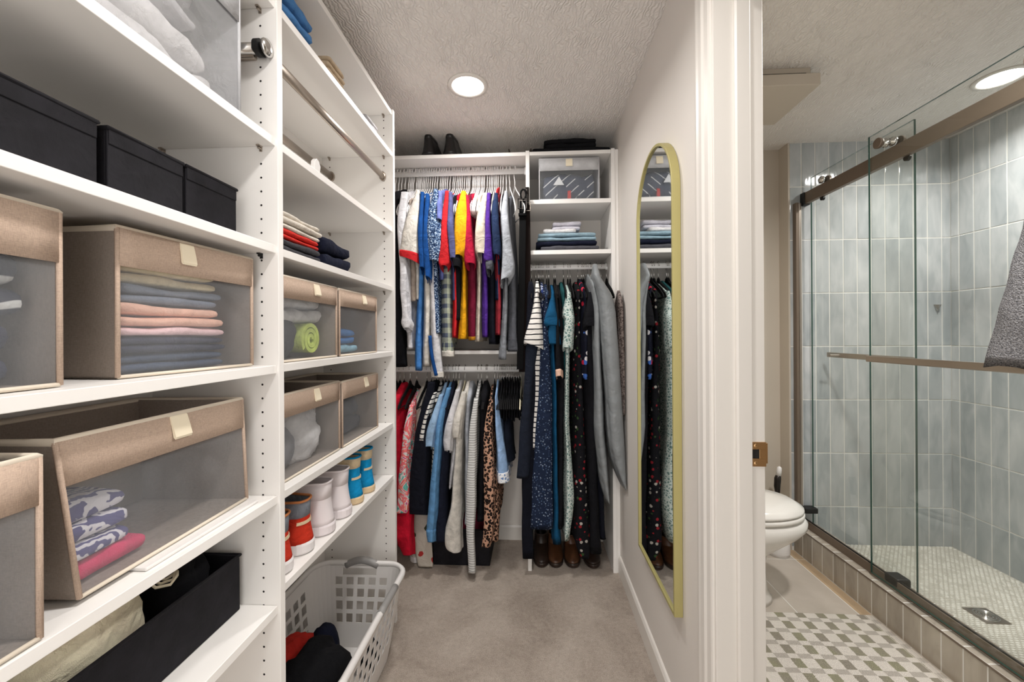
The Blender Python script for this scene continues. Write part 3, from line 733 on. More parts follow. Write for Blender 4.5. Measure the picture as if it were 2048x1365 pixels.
# black open box with bag on shelf E
ztop = S['E']
e_ = thing('fabric_box', 'long black fabric box with a cream drawstring bag on the lowest shelf', 'storage box', (-.74, .72, ztop))
x1, x0, y0, y1, hh = -.672, -.86, .50, .885, .125; th = .004
MB().box(x0, x1, y0, y1, ztop+.001, ztop+.005).box(x1-th, x1, y0, y1, ztop+.001, ztop+hh).box(x0, x0+th, y0, y1, ztop+.001, ztop+hh).box(x0, x1, y0, y0+th, ztop+.001, ztop+hh).box(x0, x1, y1-th, y1, ztop+.001, ztop+hh).build('body', M['binblack'], e_, bevel=.002)
MB().tube([(x1+.001, y0, ztop+hh), (x1+.001, y1, ztop+hh), (x0, y1, ztop+hh), (x0, y0, ztop+hh)], .0035, 6, True).build('rim_binding', M['binblack'], e_, smooth=True)
bag = thing('drawstring_bag', 'cream cotton drawstring bag slumped in the black box', 'bag', (-.76, .63, ztop+.005))
fabric('cl_bag', (248, 234, 206), .1, wr=.8)
bo = clump('bag_body', None, None, (-.765, .63, ztop+.095), (.066, .10, .108), 'cl_bag', 3, .18, 4); bo.parent = bag; bo.location = Vector(bo.location)-Vector(bag.location)
for q in range(3):
    MB().tube([(-.735+.006*q, .735+.01*math.sin(s*2+q), ztop+.20-.018*s+.012*math.sin(s*3+q*2)) if False else (-.74+.012*q+.01*math.sin(s*1.7+q), .70+.016*s, ztop+.185-.008*s-.006*q+.014*math.sin(s*1.2+q)) for s in range(6)], .0028, 6).build('drawstring', M['cream'], bag, smooth=True)
clump('black_clothing', 'crumpled black clothing in the long black box beside the bag', 'clothes', (-.766, .815, ztop+.092), (.066, .046, .10), 'cl_black', 5, .22, 5)
# bay 2 -------------------------------------------------------------------
S2 = sh2
U2 = lambda u, v, w: Vector((-.60-v, .922+u, w))
def on2(z): return lambda u, v, w: Vector((-.600-v, .930+u, z+.005+w))
folded('folded_jeans', 'blue folded garment on the shelf above the rods', 'clothes', on2(S2['s2']), .005, .15, -.010, .18, 0, .075, 'cl_jean', 51, 2)
folded('folded_clothes', 'tan folded trousers on the shelf above the rods', 'clothes', on2(S2['s2']), .225, .345, -.006, .18, 0, .055, 'cl_tan', 52, 3)
folded('folded_clothes', 'pale grey folded garment beside the tan trousers above the rods', 'clothes', on2(S2['s2']), .50, .62, .0, .18, 0, .03, 'cl_fog', 53, 2)
o = MB().loft([[(-.597-.003*s+x, 1.09+y, S2['s3']+.001+z) for x, y, z in ((0, -.014, 0), (0, .014, 0), (0, .017, .018), (0, .010, .03), (0, -.002, .034), (0, -.012, .024))] for s in (0, 4)]).build('plastic_clip', M['plasticwhite'], bevel=.001); setp(o, 'small white plastic clip on the shelf under the rods', 'clip')
q4 = on2(S2['s4'])
folded('folded_clothes', 'dark grey garment folded under the red one', 'clothes', q4, .0, .235, .02, .2, 0, .035, 'cl_darkgrey', 61, 2)
folded('folded_clothes', 'red garment folded between grey and cream clothes', 'clothes', q4, .0, .225, .025, .2, .034, .062, 'cl_red', 62, 2)
folded('folded_clothes', 'cream and white garment folded on top of the red one', 'clothes', q4, .0, .24, .02, .2, .060, .108, 'cl_oat', 63, 3)
folded('folded_clothes', 'black folded trousers beside the red and cream stack', 'clothes', q4, .25, .43, .02, .2, 0, .088, 'cl_midnight', 64, 2)
tg = 'taupe window bins in the far bay'
t, P, W_ = storage_bin((-.617, .928), (-.617, 1.228), S2['s5'], .213, .26, 'taupe window bin with a lime green roll inside', .23, group=tg, tabpos=.60)
folded('folded_clothes', 'white and blush cloths filling the top of the lime bin', 'clothes', P, .02, .28, .03, .24, .10, .185, 'cl_white', 71, 2, nz=.3)
clump('dark_clothing', 'dark grey bundle behind the lime roll', 'clothes', P(.10, .085, .065), (.055, .085, .078), 'cl_darkgrey', 8, .15, 3)
def roll(name, label, c, r, L, mat, axis='x'):
    mb = MB(); pts = []
    n = 60
    for i in range(n+1):
        a = i/n*2*math.pi*2.6; rr = r*(.25+.75*i/n); pts.append((rr*math.cos(a), rr*math.sin(a)))
    inner = [((math.hypot(*p)-r*.22)*p[0]/math.hypot(*p), (math.hypot(*p)-r*.22)*p[1]/math.hypot(*p)) for p in pts]
    ol = pts+inner[::-1]
    f0 = [(c[0]-L, c[1]+p[0], c[2]+p[1]) for p in ol]; f1 = [(c[0], c[1]+p[0], c[2]+p[1]) for p in ol]
    k_ = len(pts)
    for i in range(k_-1):
        j = 2*k_-1-i
        mb.add([f1[i], f1[i+1], f1[j-1], f1[j]], [(0, 1, 2, 3)])
    mb.loft([f0, f1], False, False)
    o = mb.build(name, M[mat], smooth=True); o.data.transform(Matrix.Translation(-Vector(c))); o.location = c
    return setp(o, label, 'clothes')
p = P(.215, .03, .056); roll('rolled_shirt', 'lime green rolled shirt in the taupe bin', (p.x, p.y, p.z), .052, .17, 'cl_lime')
t, P, W_ = storage_bin((-.617, 1.248), (-.617, 1.546), S2['s5'], .213, .26, 'taupe window bin with blue cloths low inside', .23, group=tg, tabpos=.60)
folded('folded_clothes', 'light blue cloth on the floor of the blue cloth bin', 'clothes', P, .03, .23, .03, .2, .004, .035, 'cl_ltblue', 73, 1, nz=.3)
folded('folded_clothes', 'blue garment folded on the light blue cloth', 'clothes', P, .05, .2, .03, .2, .036, .09, 'cl_blue', 74, 2)
t, P, W_ = storage_bin((-.627, .93), (-.630, 1.27), S2['s6'], .218, .25, 'taupe window bin with white and heather grey bundles', .24, group=tg, tabpos=.58)
clump('grey_bundle', 'heather grey fleece bundle in the taupe bin', 'clothes', P(.112, .09, .062), (.055, .088, .072), 'cl_grey', 10, .12, 3)
clump('white_bundle', 'crumpled white cloth bundle beside the grey fleece', 'clothes', P(.24, .085, .075), (.058, .085, .095), 'cl_white', 12, .26, 5)
p = P(.10, .10, .20); o = roll('rolled_towel', 'beige rolled cloth poking out of the taupe bin', (p.x+.03, p.y, p.z), .035, .1, 'cl_oat')
t, P, W_ = storage_bin((-.630, 1.29), (-.630, 1.588), S2['s6'], .214, .25, 'taupe window bin with only grey cloth inside', .24, group=tg, tabpos=.60)
folded('folded_clothes', 'dull grey cloth in the last taupe bin', 'clothes', P, .03, .27, .05, .22, .004, .13, 'cl_charcoal', 77, 2, nz=.25)
# shoes -------------------------------------------------------------------
def outline(xh, xt, W2, z, toe=.2, n=20):
    pts = []
    def hw(s):
        a = .74+.26*min(1, max(0, (s-.15)/.5)); 
        if s < .14: a *= math.sqrt(max(0, 1-((.14-s)/.14)**2))
        if s > 1-toe*1.6: a *= math.sqrt(max(0, 1-((s-(1-toe*1.6))/(toe*1.6))**2.2))
        return W2*a
    ss = [.5-.5*math.cos(math.pi*i/n) for i in range(n+1)]
    for s in ss: pts.append((xh+(xt-xh)*s, hw(s), z))
    for s in ss[::-1][1:-1]: pts.append((xh+(xt-xh)*s, -hw(s), z))
    return pts
def shoe(label, loc, rotz, L, Wd, Ht, m_sole, m_up, m_collar, m_rim, m_strip=None, group=None, low=False, name='sneaker', toe=.2, sole_h=.032, taper=.24, cf=.62):
    t = thing(name, label, 'shoe', loc, rotz, group)
    w = Wd/2; sh_ = sole_h
    MB().loft([outline(.006, L-.008, w*.93, 0, toe), outline(0, L, w, .006, toe), outline(0, L, w*.99, sh_*.8, toe), outline(.003, L-.004, w*.95, sh_, toe)]).build('sole', M[m_sole], t, smooth=False, local=True, bevel=.0015)
    zc_ = sh_+(Ht-sh_)*(cf if not low else .72)
    def up(z):
        g = max(0, (z-sh_)/(Ht-sh_)); xt = L*(.985-.50*min(1, g*1.25)**(1.15)) if not low else L*(.985-.42*g**1.6)
        return outline(.003+.016*math.sin(math.pi*min(1, g*1.1)*.62)-.006*g, xt, w*(.975-taper*g**.8), z, toe*(1-.2*g))
    zs = [sh_-.003]+[sh_+(zc_-sh_)*i/7 for i in range(1, 8)]
    MB().loft([up(z) for z in zs], True, False).build('upper', M[m_up], t, smooth=True, local=True)
    zs = [zc_-.002, (zc_+Ht)/2, Ht]; rg = [up(z) for z in zs]
    rg = [[(p[0]-.0006, p[1]*1.01, p[2]) for p in r] for r in rg]
    MB().loft(rg, False, False).build('collar', M[m_collar], t, smooth=True, local=True, solid=.0012)
    top = up(Ht); n_ = len(top); cxm = sum(p[0] for p in top)/n_
    MB().tube([(p[0], p[1]*1.0, p[2]) for p in top], .0035, 6, True).build('rim', M[m_rim], t, smooth=True, local=True)
    MB().loft([top, [(cxm+(p[0]-cxm)*.9, p[1]*.88, p[2]-.03) for p in top], [(cxm+(p[0]-cxm)*.85, p[1]*.8, p[2]-.06) for p in top]], False, True).build('lining', M[m_collar], t, smooth=True, local=True)
    if m_strip:
        z1 = sh_+(Ht-sh_)*.47; r0, r1 = up(z1-.004), up(z1+.004); n2 = len(r0); idx = [(-i) % n2 for i in range(4, 0, -1)]+list(range(0, 5))
        MB().loft([[(r0[i][0]-.0022, r0[i][1]*1.03, r0[i][2]) for i in idx], [(r1[i][0]-.0022, r1[i][1]*1.03, r1[i][2]) for i in idx]], False, False, closed=False).build('heel_strip', M[m_strip], t, local=True, solid=.002)
    return t
plain('rubber_white', (236, 232, 232), .5); plain('rubber_tan', (222, 196, 156), .6)
fabric('suede_red', (206, 58, 38), .08); fabric('felt_grey', (136, 142, 152), .1); plain('leather_white', (236, 228, 230), .45, bump=.1, bs=300); fabric('suede_blue', (22, 148, 206), .06); fabric('sh_cream', (230, 208, 172), .05); fabric('sh_orange', (214, 140, 90), .05)
plain('leather_black', (26, 25, 26), .3); plain('leather_brown', (80, 50, 30), .4, var=.12, vs=30); plain('leather_dark', (44, 31, 24), .4, var=.1, vs=30)
zs_ = S2['s7']+.0005
for y, lb in ((.975, 'red suede sneaker with grey felt collar beside the shelf panel'), (1.074, 'red suede sneaker with grey felt collar next to the white pair')):
    shoe(lb, (-.606, y, zs_), math.pi, .28, .098, .142, 'rubber_white', 'suede_red', 'felt_grey', 'sh_orange', 'sh_cream', 'red sneakers')
for y, lb in ((1.180, 'white leather sneaker next to the red pair'), (1.291, 'white leather sneaker next to the blue pair')):
    shoe(lb, (-.60, y, zs_), math.pi, .285, .106, .152, 'leather_white', 'leather_white', 'leather_white', 'leather_white', None, 'white sneakers')
for y, lb in ((1.395, 'blue high-top sneaker with cream sole next to the white pair'), (1.497, 'blue high-top sneaker with cream sole by the end panel')):
    shoe(lb, (-.604, y, zs_), math.pi, .28, .094, .162, 'rubber_tan', 'suede_blue', 'sh_cream', 'suede_blue', 'sh_cream', 'blue sneakers', cf=.74, sole_h=.026)
# laundry basket ------------------------------------------------------------
def basket(x0, x1, y0, y1, Ht, rc=.07, ins=.045):
    t = thing('laundry_basket', 'white plastic laundry basket with square holes and grey grips on carpet', 'basket', ((x0+x1)/2, (y0+y1)/2, 0))
    hole_rows = [(.095, .126), (.140, .171), (.185, .216), (.230, .258)]
    zl = [.006, .03]
    for a, c in hole_rows: zl += [a, c]
    zl += [.266, .292, Ht]
    def perim():
        pts = []   # (x, y, nx, ny, hole flag for the segment that starts here, handle flag)
        def side(pa, pb, nrm, holes, handle):
            L = (Vector(pb)-Vector(pa)).length; brk = [(0, 0)]
            n = holes; pitch = .0465; hw_ = .030; start = L/2-(n-1)*pitch/2
            for i in range(n):
                brk.append((start+i*pitch-hw_/2, 1)); brk.append((start+i*pitch+hw_/2, 0))
            for s, h in brk:
                p = Vector(pa)+(Vector(pb)-Vector(pa))*(s/L); pts.append((p.x, p.y, h, abs(s-L/2) < .075 and handle))
        def corner(cx, cy, a0):
            for i in range(6):
                a = a0+math.pi/2*i/6; pts.append((cx+rc*math.cos(a), cy+rc*math.sin(a), 0, False))
        side((x1, y0+rc), (x1, y1-rc), None, 9, False); corner(x1-rc, y1-rc, 0)
        side((x1-rc, y1), (x0+rc, y1), None, 5, True); corner(x0+rc, y1-rc, math.pi/2)
        side((x0, y1-rc), (x0, y0+rc), None, 9, False); corner(x0+rc, y0+rc, math.pi)
        side((x0+rc, y0), (x1-rc, y0), None, 5, True); corner(x1-rc, y0+rc, 1.5*math.pi)
        return pts
    pp = perim(); n = len(pp); mx, my = (x0+x1)/2, (y0+y1)/2
    mb = MB(); vs = []
    for z in zl:
        k_ = ins*(1-z/Ht)**1.2
        for x, y, h, hd in pp:
            vs.append((mx+(x-mx)*(1-k_/((x1-x0)/2)), my+(y-my)*(1-k_/((y1-y0)/2)), z))
    fs = []
    for i in range(len(zl)-1):
        hr = any(abs(zl[i]-a) < 1e-6 for a, c in hole_rows); hh_ = abs(zl[i]-.266) < 1e-6
        for j in range(n):
            if hr and pp[j][2]: continue
            if hh_ and pp[j][3] : continue
            k_ = (j+1) % n; fs.append((i*n+j, i*n+k_, (i+1)*n+k_, (i+1)*n+j))
    fs.append(tuple(range(n-1, -1, -1)))
    mb.add(vs, fs); mb.build('body', M['plasticwhite'], t, solid=-.003)
    rim = [(x, y, Ht) for x, y, h, hd in pp if True]
    rr = []
    for x, y, h, hd in pp:
        if rr and (Vector(rr[-1])-Vector((x, y, Ht))).length < .012: continue
        rr.append((x, y, Ht))
    prof = [(-.004, -.012), (.012, -.014), (.014, -.002), (.006, .006), (-.004, .004)]
    rings = []
    for i, p in enumerate(rr):
        d = Vector(rr[(i+1) % len(rr)])-Vector(rr[i-1]); d.normalize(); nn = Vector((d.y, -d.x, 0))
        rings.append([Vector(p)+nn*a+Vector((0, 0, c)) for a, c in prof])
    rings.append(rings[0]); MB().loft(rings, False, False).build('rim', M['plasticwhite'], t, smooth=True)
    for yy in (y1,):
        MB().tube([(mx-.065+.13*s/8, yy+.004, Ht-.012+.020*math.sin(math.pi*s/8)) for s in range(9)], .014, 12).build('grip', M['greyplastic'], t, smooth=True)
    MB().tube([(x1+.005, my+.02+.14*s/6, Ht-.002) for s in range(7)], .0125, 12).build('grip', M['greyplastic'], t, smooth=True)
    return t
basket(-.868, -.508, .962, 1.572, .312)
clump('dark_trousers', 'black and navy clothes heaped in the laundry basket', 'clothes', (-.69, 1.195, .120), (.118, .150, .125), 'cl_black', 21, .15, 6)
clump('dark_shirt', 'navy garment lying over the heap in the laundry basket', 'clothes', (-.748, 1.36, .095), (.062, .085, .10), 'cl_midnight', 22, .17, 4)
o = clump('red_shirt', 'red garment on the dark heap in the laundry basket', 'clothes', (-.775, 1.245, .195), (.05, .075, .05), 'cl_red', 23, .25, 5)
clump('black_socks', 'small black garment at the bright end of the laundry basket', 'clothes', (-.60, 1.42, .07), (.035, .05, .045), 'cl_black', 24, .3, 6)
# top of the back unit ------------------------------------------------------
zt = 2.1605
for i, px in enumerate((855, 898)):
    p = at(px, 300, Y=2.12); s_ = shoe(('black leather dress shoe on top of the unit, beside the tall shelving', 'black leather dress shoe on top of the unit, beside the tan sandal')[i], (p.x, 2.10, zt), math.pi/2-.08, .265, .115, .128, 'leather_black', 'leather_black', 'leather_black', 'leather_black', None, 'black dress shoes', False, 'dress_shoe', .16, .02, .55, .8)
p0, p1 = at(1087, 285, Y=2.12), at(1193, 285, Y=2.12)
Pt = lambda u, v, w: Vector((u, 2.09+v, zt+w))
folded('folded_clothes', 'flat black garment bag lying on top of the back unit', 'garment bag', Pt, at(1062, 295, Y=2.1).x, at(1221, 295, Y=2.1).x, .0, .25, 0, .026, 'cl_black', 91, 1, nz=.05)
folded('folded_clothes', 'black folded trousers on the flat black bag', 'clothes', Pt, p0.x, p1.x, .02, .25, .027, .085, 'cl_black', 92, 2)
p = at(1010, 297, Y=2.12)
sd = thing('sandal', 'tan strappy sandal on top of the back unit', 'shoe', (p.x, 2.13, zt))
MB().loft([outline(0, .2, .032, 0, .2), outline(0, .2, .033, .006, .2)]).build('sole', M['rubber_tan'], sd, local=True)
MB().tube([(.13, -.033, .004), (.135, -.02, .028), (.14, .02, .028), (.145, .033, .004)], .004, 8).build('strap', M['leather_dark'], sd, smooth=True, local=True)
MB().tube([(.03, -.026, .004), (.02, -.01, .035), (.02, .01, .035), (.03, .026, .004)], .003, 8).build('strap', M['leather_dark'], sd, smooth=True, local=True)
# right cubbies
a, c = at(1079, 397, Y=2.095), at(1198, 397, Y=2.095)
t, P, W_ = storage_bin((a.x, 2.095), (c.x, 2.095), 1.912, .212, .27, 'light grey window bin holding a navy striped garment in the cubby', .27, ('binlight', 'binlight', 'vinyl'), True, trim='grey_trim', tabw=.034)
folded('folded_clothes', 'navy garment with white diagonal stripes folded in the grey bin', 'clothes', P, .01, W_-.01, .012, .25, .004, .158, 'pt_diag', 95, 1, nz=.04)
pp = P(W_*.32, .009, .10); o = MB().add([(-.026, 0, -.018), (.030, 0, -.018), (.004, 0, .026), (-.026, .004, -.018), (.030, .004, -.018), (.004, .004, .026)], [(0, 1, 2), (5, 4, 3), (0, 3, 4, 1), (1, 4, 5, 2), (2, 5, 3, 0)]).build('paper_tag', M['label_white']); o.location = pp; setp(o, 'white triangular paper tag against the window of the grey bin', 'tag')
folded('folded_clothes', 'red cloth showing at the bottom of the grey bin', 'clothes', P, W_*.46, W_*.56, .004, .03, .004, .05, 'cl_red', 96, 1)
Pc = lambda u, v, w: Vector((at(1064, 500, Y=2.10).x+u, 2.10+v, 1.6560+w))
wd = at(1208, 500, Y=2.10).x-at(1064, 500, Y=2.10).x
for i, (mm, u0, u1, w0, w1, ly, lb) in enumerate((('cl_charcoal', .03, wd-.01, 0, .026, 1, 'charcoal garment folded at the bottom of the cubby stack'), ('cl_midnight', .01, wd-.02, .025, .055, 1, 'dark navy garment folded under the dusty blue one'), ('cl_dustyblue', .02, wd-.02, .054, .098, 2, 'dusty blue garment folded under the white one'), ('cl_white', .05, wd-.12, .096, .125, 1, 'white garment folded on the dusty blue one'), ('cl_lav', .10, wd-.10, .115, .165, 2, 'pale lavender garment rolled on top of the cubby stack'))):
    folded('folded_clothes', lb, 'clothes', Pc, u0+.006, u1-.006, .0+.012*i, .26, w0, w1, mm, 100+i, ly, nz=.15)
# ================================================================== hangers and garments
def hanger_white():
    t = thing('clothes_hanger', 'white plastic clothes hanger on the upper rod', 'hanger', (0, 0, 0), group='white plastic hangers on the upper rod')
    # origin at the top of the rod; plane of the hanger is local YZ
    hk = [(0, .016*math.cos(a)-.0, -.012+.020*math.sin(a)) for a in [math.radians(d) for d in range(200, -31, -22)]]
    hk = [(0, -.018*math.cos(math.radians(d)), -.010+.018*math.sin(math.radians(d))) for d in range(-20, 181, 20)]+[(0, .018, -.03), (0, .010, -.055), (0, 0, -.075), (0, 0, -.10)]
    MB().tube(hk, .0029, 8).build('hook', M['hangerwhite'], t, smooth=True, local=True)
    pts = [(0, 0, -.10)]
    sh = [(0, s*y, z) for s in (1,) for y, z in ((.012, -.112), (.035, -.135), (.08, -.168), (.14, -.215), (.185, -.262), (.196, -.285), (.188, -.298), (.17, -.300))]
    loop = [(0, -p[1], p[2]) for p in sh[::-1]]+[(0, 0, -.10)]+sh
    MB().tube(loop, .0031, 8, True).build('shoulder_frame', M['hangerwhite'], t, smooth=True, local=True)
    return t
def hanger_black(mat='velvet', label='slim black velvet hanger with chrome hook on the lower rod', group='black hangers on the lower rod'):
    t = thing('clothes_hanger', label, 'hanger', (0, 0, 0), group=group)
    hk = [(0, -.018*math.cos(math.radians(d)), -.010+.018*math.sin(math.radians(d))) for d in range(-30, 181, 20)]+[(0, .016, -.028), (0, .006, -.045), (0, 0, -.06), (0, 0, -.085)]
    MB().tube(hk, .0019, 8).build('hook', M['chrome'], t, smooth=True, local=True)
    mb = MB(); prof = [(.0, -.080), (.012, -.084), (.03, -.104), (.08, -.126), (.14, -.152), (.195, -.186), (.206, -.200), (.198, -.206), (.13, -.170), (.03, -.128), (0, -.122)]
    ol = prof+[(-y, z) for y, z in prof[::-1][1:-1]]
    mb.loft([[(-.003, y, z) for y, z in ol], [(.003, y, z) for y, z in ol]], False, False)
    n = len(prof)
    m_ = len(ol)
    for s in (0, 1):   # side faces as strips between upper and lower outline
        for side in (1, -1):
            pa = [prof[0], prof[1], prof[2], prof[3], prof[4], prof[5], prof[6]]; pb = [prof[10], (.006, -.122), prof[9], (.08, -.146), prof[8], (.196, -.205), prof[7]]
            for i in range(6):
                x = -.003 if s == 0 else .003
                mb.add([(x, side*pa[i][0], pa[i][1]), (x, side*pa[i+1][0], pa[i+1][1]), (x, side*pb[i+1][0], pb[i+1][1]), (x, side*pb[i][0], pb[i][1])], [(0, 1, 2, 3)])
    mb.build('shoulder_bar', M[mat], t, local=True)
    MB().tube([(0, -.19, -.2), (0, 0, -.206), (0, .19, -.2)], .003, 6).build('trouser_bar', M[mat], t, local=True)
    return t
def rod_x(px, py, Y): return at(px, py, Y=Y).x
def place(proto, xs, z, rot, jitter=.0):
    first = True
    for i, x in enumerate(xs):
        r = rot(i) if callable(rot) else rot
        if first: proto.location = (x, RY, z); proto.rotation_euler = (0, 0, r); first = False
        else: dup(proto, (x, RY, z), r)
rnd = random.Random(3)
cw = [60, 97, 130, 170, 210, 230, 247, 265, 300, 318, 335, 350, 370, 388, 408, 430, 455, 482, 508, 535, 570, 590, 608, 628, 650, 680, 715, 735, 760, 780, 800, 820, 845, 870, 888, 905, 940, 955, 972, 990, 1005, 1020, 1040, 1055, 1072, 1105, 1130, 1150, 1168, 1190, 1208, 1228, 1258, 1285, 1322, 1360, 1418]
xs = [rod_x(780+c/5.686, 349, RY) for c in cw]
place(hanger_white(), xs, RZ1+.018, lambda i: .0 if i < 54 else .10*(i-53))
cb_ = [68, 112, 160, 228, 303, 420, 470, 530, 555, 600, 632, 668, 720, 750, 1000, 1040, 1095, 1108, 1190, 1220, 1250, 1270, 1285, 1300, 1320, 1340, 1360, 1380, 1400, 1420, 1440, 1460]
place(hanger_black(), [rod_x(780+c/5.686, 737, RY) for c in cb_], RZ2+.018, 0.0)
fabric('hanger_cream', (216, 208, 180), .03, .5, wr=.1)
place(hanger_black('hanger_cream', 'cream coloured hanger carrying a white top on the lower rod', 'cream hangers on the lower rod'), [rod_x(780+c/5.686, 737, RY) for c in (785, 852, 1488)], RZ2+.018, 0.0)
cr = [225, 270, 295, 307, 325, 345, 385, 405, 460, 475, 560, 605, 630, 712, 750, 770, 795, 815, 845, 890, 908, 955, 1012]
place(hanger_black(label='slim black hanger with chrome hook on the rod under the cubbies', group='black hangers under the cubbies'), [rod_x(1020+c/5.25, 538, RY) for c in cr], RZ3+.016, 0.0)
# ------------------------------------------------------------------ garment builder
def catmull(pts, n):
    out = []
    m_ = len(pts)
    for i in range(n+1):
        s = i/n*(m_-1); k_ = min(int(s), m_-2); t = s-k_
        p0, p1, p2, p3 = pts[max(k_-1, 0)], pts[k_], pts[k_+1], pts[min(k_+2, m_-1)]
        out.append(tuple(.5*((2*b_)+(-a_+c_)*t+(2*a_-5*b_+4*c_-d_)*t*t+(-a_+3*b_-3*c_+d_)*t**3) for a_, b_, c_, d_ in zip(p0, p1, p2, p3)))
    return out
def lv_world(levels, Y):
    o = []
    for l in levels:
        a, b_ = at(l[1], l[0], Y=Y), at(l[2], l[0], Y=Y); o.append(((a.x+b_.x)/2, max(.004, (b_.x-a.x)/2), (a.z+b_.z)/2))
    return o
def cloth_tube(levels, yn, yf, seed, shoulder=True, n=22, N=40, ripple=1.0, kf=55, open_hem=True, slant=0, yn_top=None, maxx=None, gmin=None, infl=0, tilt=0, farz=None):
    """levels in (x, half-width, z); yn, yf: near and far Y of the cloth."""
    L = catmull(levels, n); rings = []; rn = random.Random(seed); ph, ph2 = 1.3, 4.1
    for i, (cx, hx, z) in enumerate(L):
        g = i/n; r = []; hx = max(hx, .004)
        ynn = yn if yn_top is None else yn_top+(yn-yn_top)*min(1, g*2.2)
        yff = yf
        if farz: yff = yf+(farz[1]-yf)*min(1, max(0, (farz[0]+.08-z)/.08))
        A = .0045*ripple*min(1, .25+g*1.4)
        for j in range(N):
            t = 2*math.pi*j/N; c_, s_ = math.cos(t), math.sin(t)
            yy = (ynn+yff)/2-(yff-ynn)/2*math.copysign(abs(s_)**.75, s_)
            xx = cx+hx*math.copysign(abs(c_)**.8, c_)*(.78+.22*abs(s_)) + A*math.sin(yy*kf+ph+z*1.6)+A*.5*math.sin(yy*kf*2.3+ph2-z*2)
            nz = noise.noise((1.7, yy*7, z*6))
            xx += .006*nz
            r.append((xx if maxx is None else min(xx, maxx), yy+.006*nz, z+slant*(yy-ynn)*g+tilt*(xx-cx)*g**2+.006*g*noise.noise((yy*9+seed, xx*9, 1))))
        rings.append(r)
    if gmin is not None:
        keep = [r for i, r in enumerate(rings) if i/n >= gmin-1e-6]; rings = []
        for r in keep:
            mx = sum(p[0] for p in r)/N; my = sum(p[1] for p in r)/N
            rings.append([tuple(Vector(p)+(Vector((p[0]-mx, p[1]-my, 0)).normalized()*infl)) for p in r])
        shoulder = False
    if shoulder:
        cx, hx, z = L[0]; ynn = yn if yn_top is None else yn_top; ym = (ynn+yf)/2; top = []
        for dz, ky, kx in ((.068, .16, .5), (.045, .45, .75), (.018, .82, .95)):
            top.append([(cx+(p[0]-cx)*kx, ym+(p[1]-ym)*ky, z+dz) for p in rings[0]])
        rings = top+rings
    mb = MB()
    if open_hem:
        cx, hx, z = L[-1]; la = rings[-1]; ym = sum(p[1] for p in la)/N; cx = sum(p[0] for p in la)/N
        rings.append([(cx+(p[0]-cx)*.88, ym+(p[1]-ym)*.985, p[2]+.004) for p in la])
        rings.append([(cx+(p[0]-cx)*.80, ym+(p[1]-ym)*.97, p[2]+.035) for p in la])
    mb.loft(rings, True, not open_hem); return mb
NB, NS, FB = 2.025, 1.985, 2.375
_seed = [0]
def garment(name, label, cat, mat, body=None, sleeve=None, group=None, smat=None, cuff=None, near=None, far=FB, ripple=1.0, sl_d=.075, kf=55, hem=None, maxx=None, tilt=0, slant=-.42, farz=None):
    _seed[0] += 1; sd_ = _seed[0]
    near = near or NB
    ref = lv_world((body or sleeve)[:1], near)[0]
    t = thing(name, label, cat, (ref[0], RY, ref[2]), group=group)
    if body:
        bl = lv_world(body, near)
        cloth_tube(bl, near, far, sd_, ripple=ripple, kf=kf, maxx=maxx, farz=farz).build('body', M[mat], t, smooth=True)
        if hem:
            L_ = catmull(bl, 66); g0 = min(i/66 for i, q in enumerate(L_) if q[2] <= bl[-1][2]+hem[0])
            cloth_tube(bl, near, far, sd_, ripple=ripple, kf=kf, maxx=maxx, farz=farz, n=66, gmin=g0, infl=.0025).build('hem_band', M[hem[1]], t, smooth=True)
    if sleeve:
        sl = lv_world(sleeve, NS); yn = NS-.02; s_ = cloth_tube(sl, yn, yn+sl_d, sd_+.5, False, 32, 32, ripple=.8, kf=90, yn_top=yn+.03, slant=slant, tilt=tilt)
        s_.build('sleeve', M[smat or mat], t, smooth=True)
        if cuff:
            cloth_tube(sl, yn, yn+sl_d, sd_+.5, False, 32, 32, ripple=.8, kf=90, yn_top=yn+.03, slant=slant, tilt=tilt, gmin=1-cuff[1], infl=.0025).build('cuff', M[cuff[0]], t, smooth=True)
    return t
for nm, c in dict(g_white=(212, 211, 214), g_offwhite=(214, 209, 200), g_blue=(24, 72, 136), g_sky=(72, 130, 198), g_dgrey=(84, 86, 92), g_lav=(106, 116, 176), g_red=(196, 38, 44), g_slate=(84, 86, 128), g_yellow=(224, 160, 26), g_crimson=(176, 26, 58), g_maroon=(106, 22, 46), g_cream=(208, 197, 180), g_purple=(78, 44, 134), g_navy=(34, 48, 78), g_dkred=(146, 44, 54), g_heather=(168, 172, 179), g_grey=(132, 136, 142), g_black=(20, 20, 24), g_darknavy=(18, 20, 30), g_brightred=(196, 22, 48), g_chambray=(152, 184, 216), g_denim=(100, 150, 196), g_deepnavy=(25, 29, 44), g_knit=(198, 198, 196), g_ltblue=(150, 182, 222), g_teal=(20, 76, 112), g_blush=(226, 186, 164), g_green=(30, 74, 76), g_indigo=(30, 35, 47), g_beige=(172, 158, 146), g_bag=(134, 138, 140), g_forest=(24, 110, 60), g_gold=(176, 120, 30)).items():
    fabric(nm, c, .12)
plain('g_nylon', (128, 132, 134), .45, bump=.4, bs=18, bd=.03)
k, v = pat('pt_speckle'); vo = voro(k, v, 190); k.base(k.ramp(k.noise(v, 150, 3, .7), [(.46, (26, 40, 70)), (.54, (80, 114, 158)), (.62, (206, 220, 234))]))
k, v = pat('pt_plaid'); sx = k.n('ShaderNodeSeparateXYZ'); k.l(v, sx.inputs[0])
fz = k.math('FRACT', k.math('DIVIDE', k.math('ADD', sx.outputs[2], 10.0), .05)); fx_ = k.math('FRACT', k.math('DIVIDE', k.math('ADD', k.math('ADD', sx.outputs[1], sx.outputs[0]), 10.0), .034))
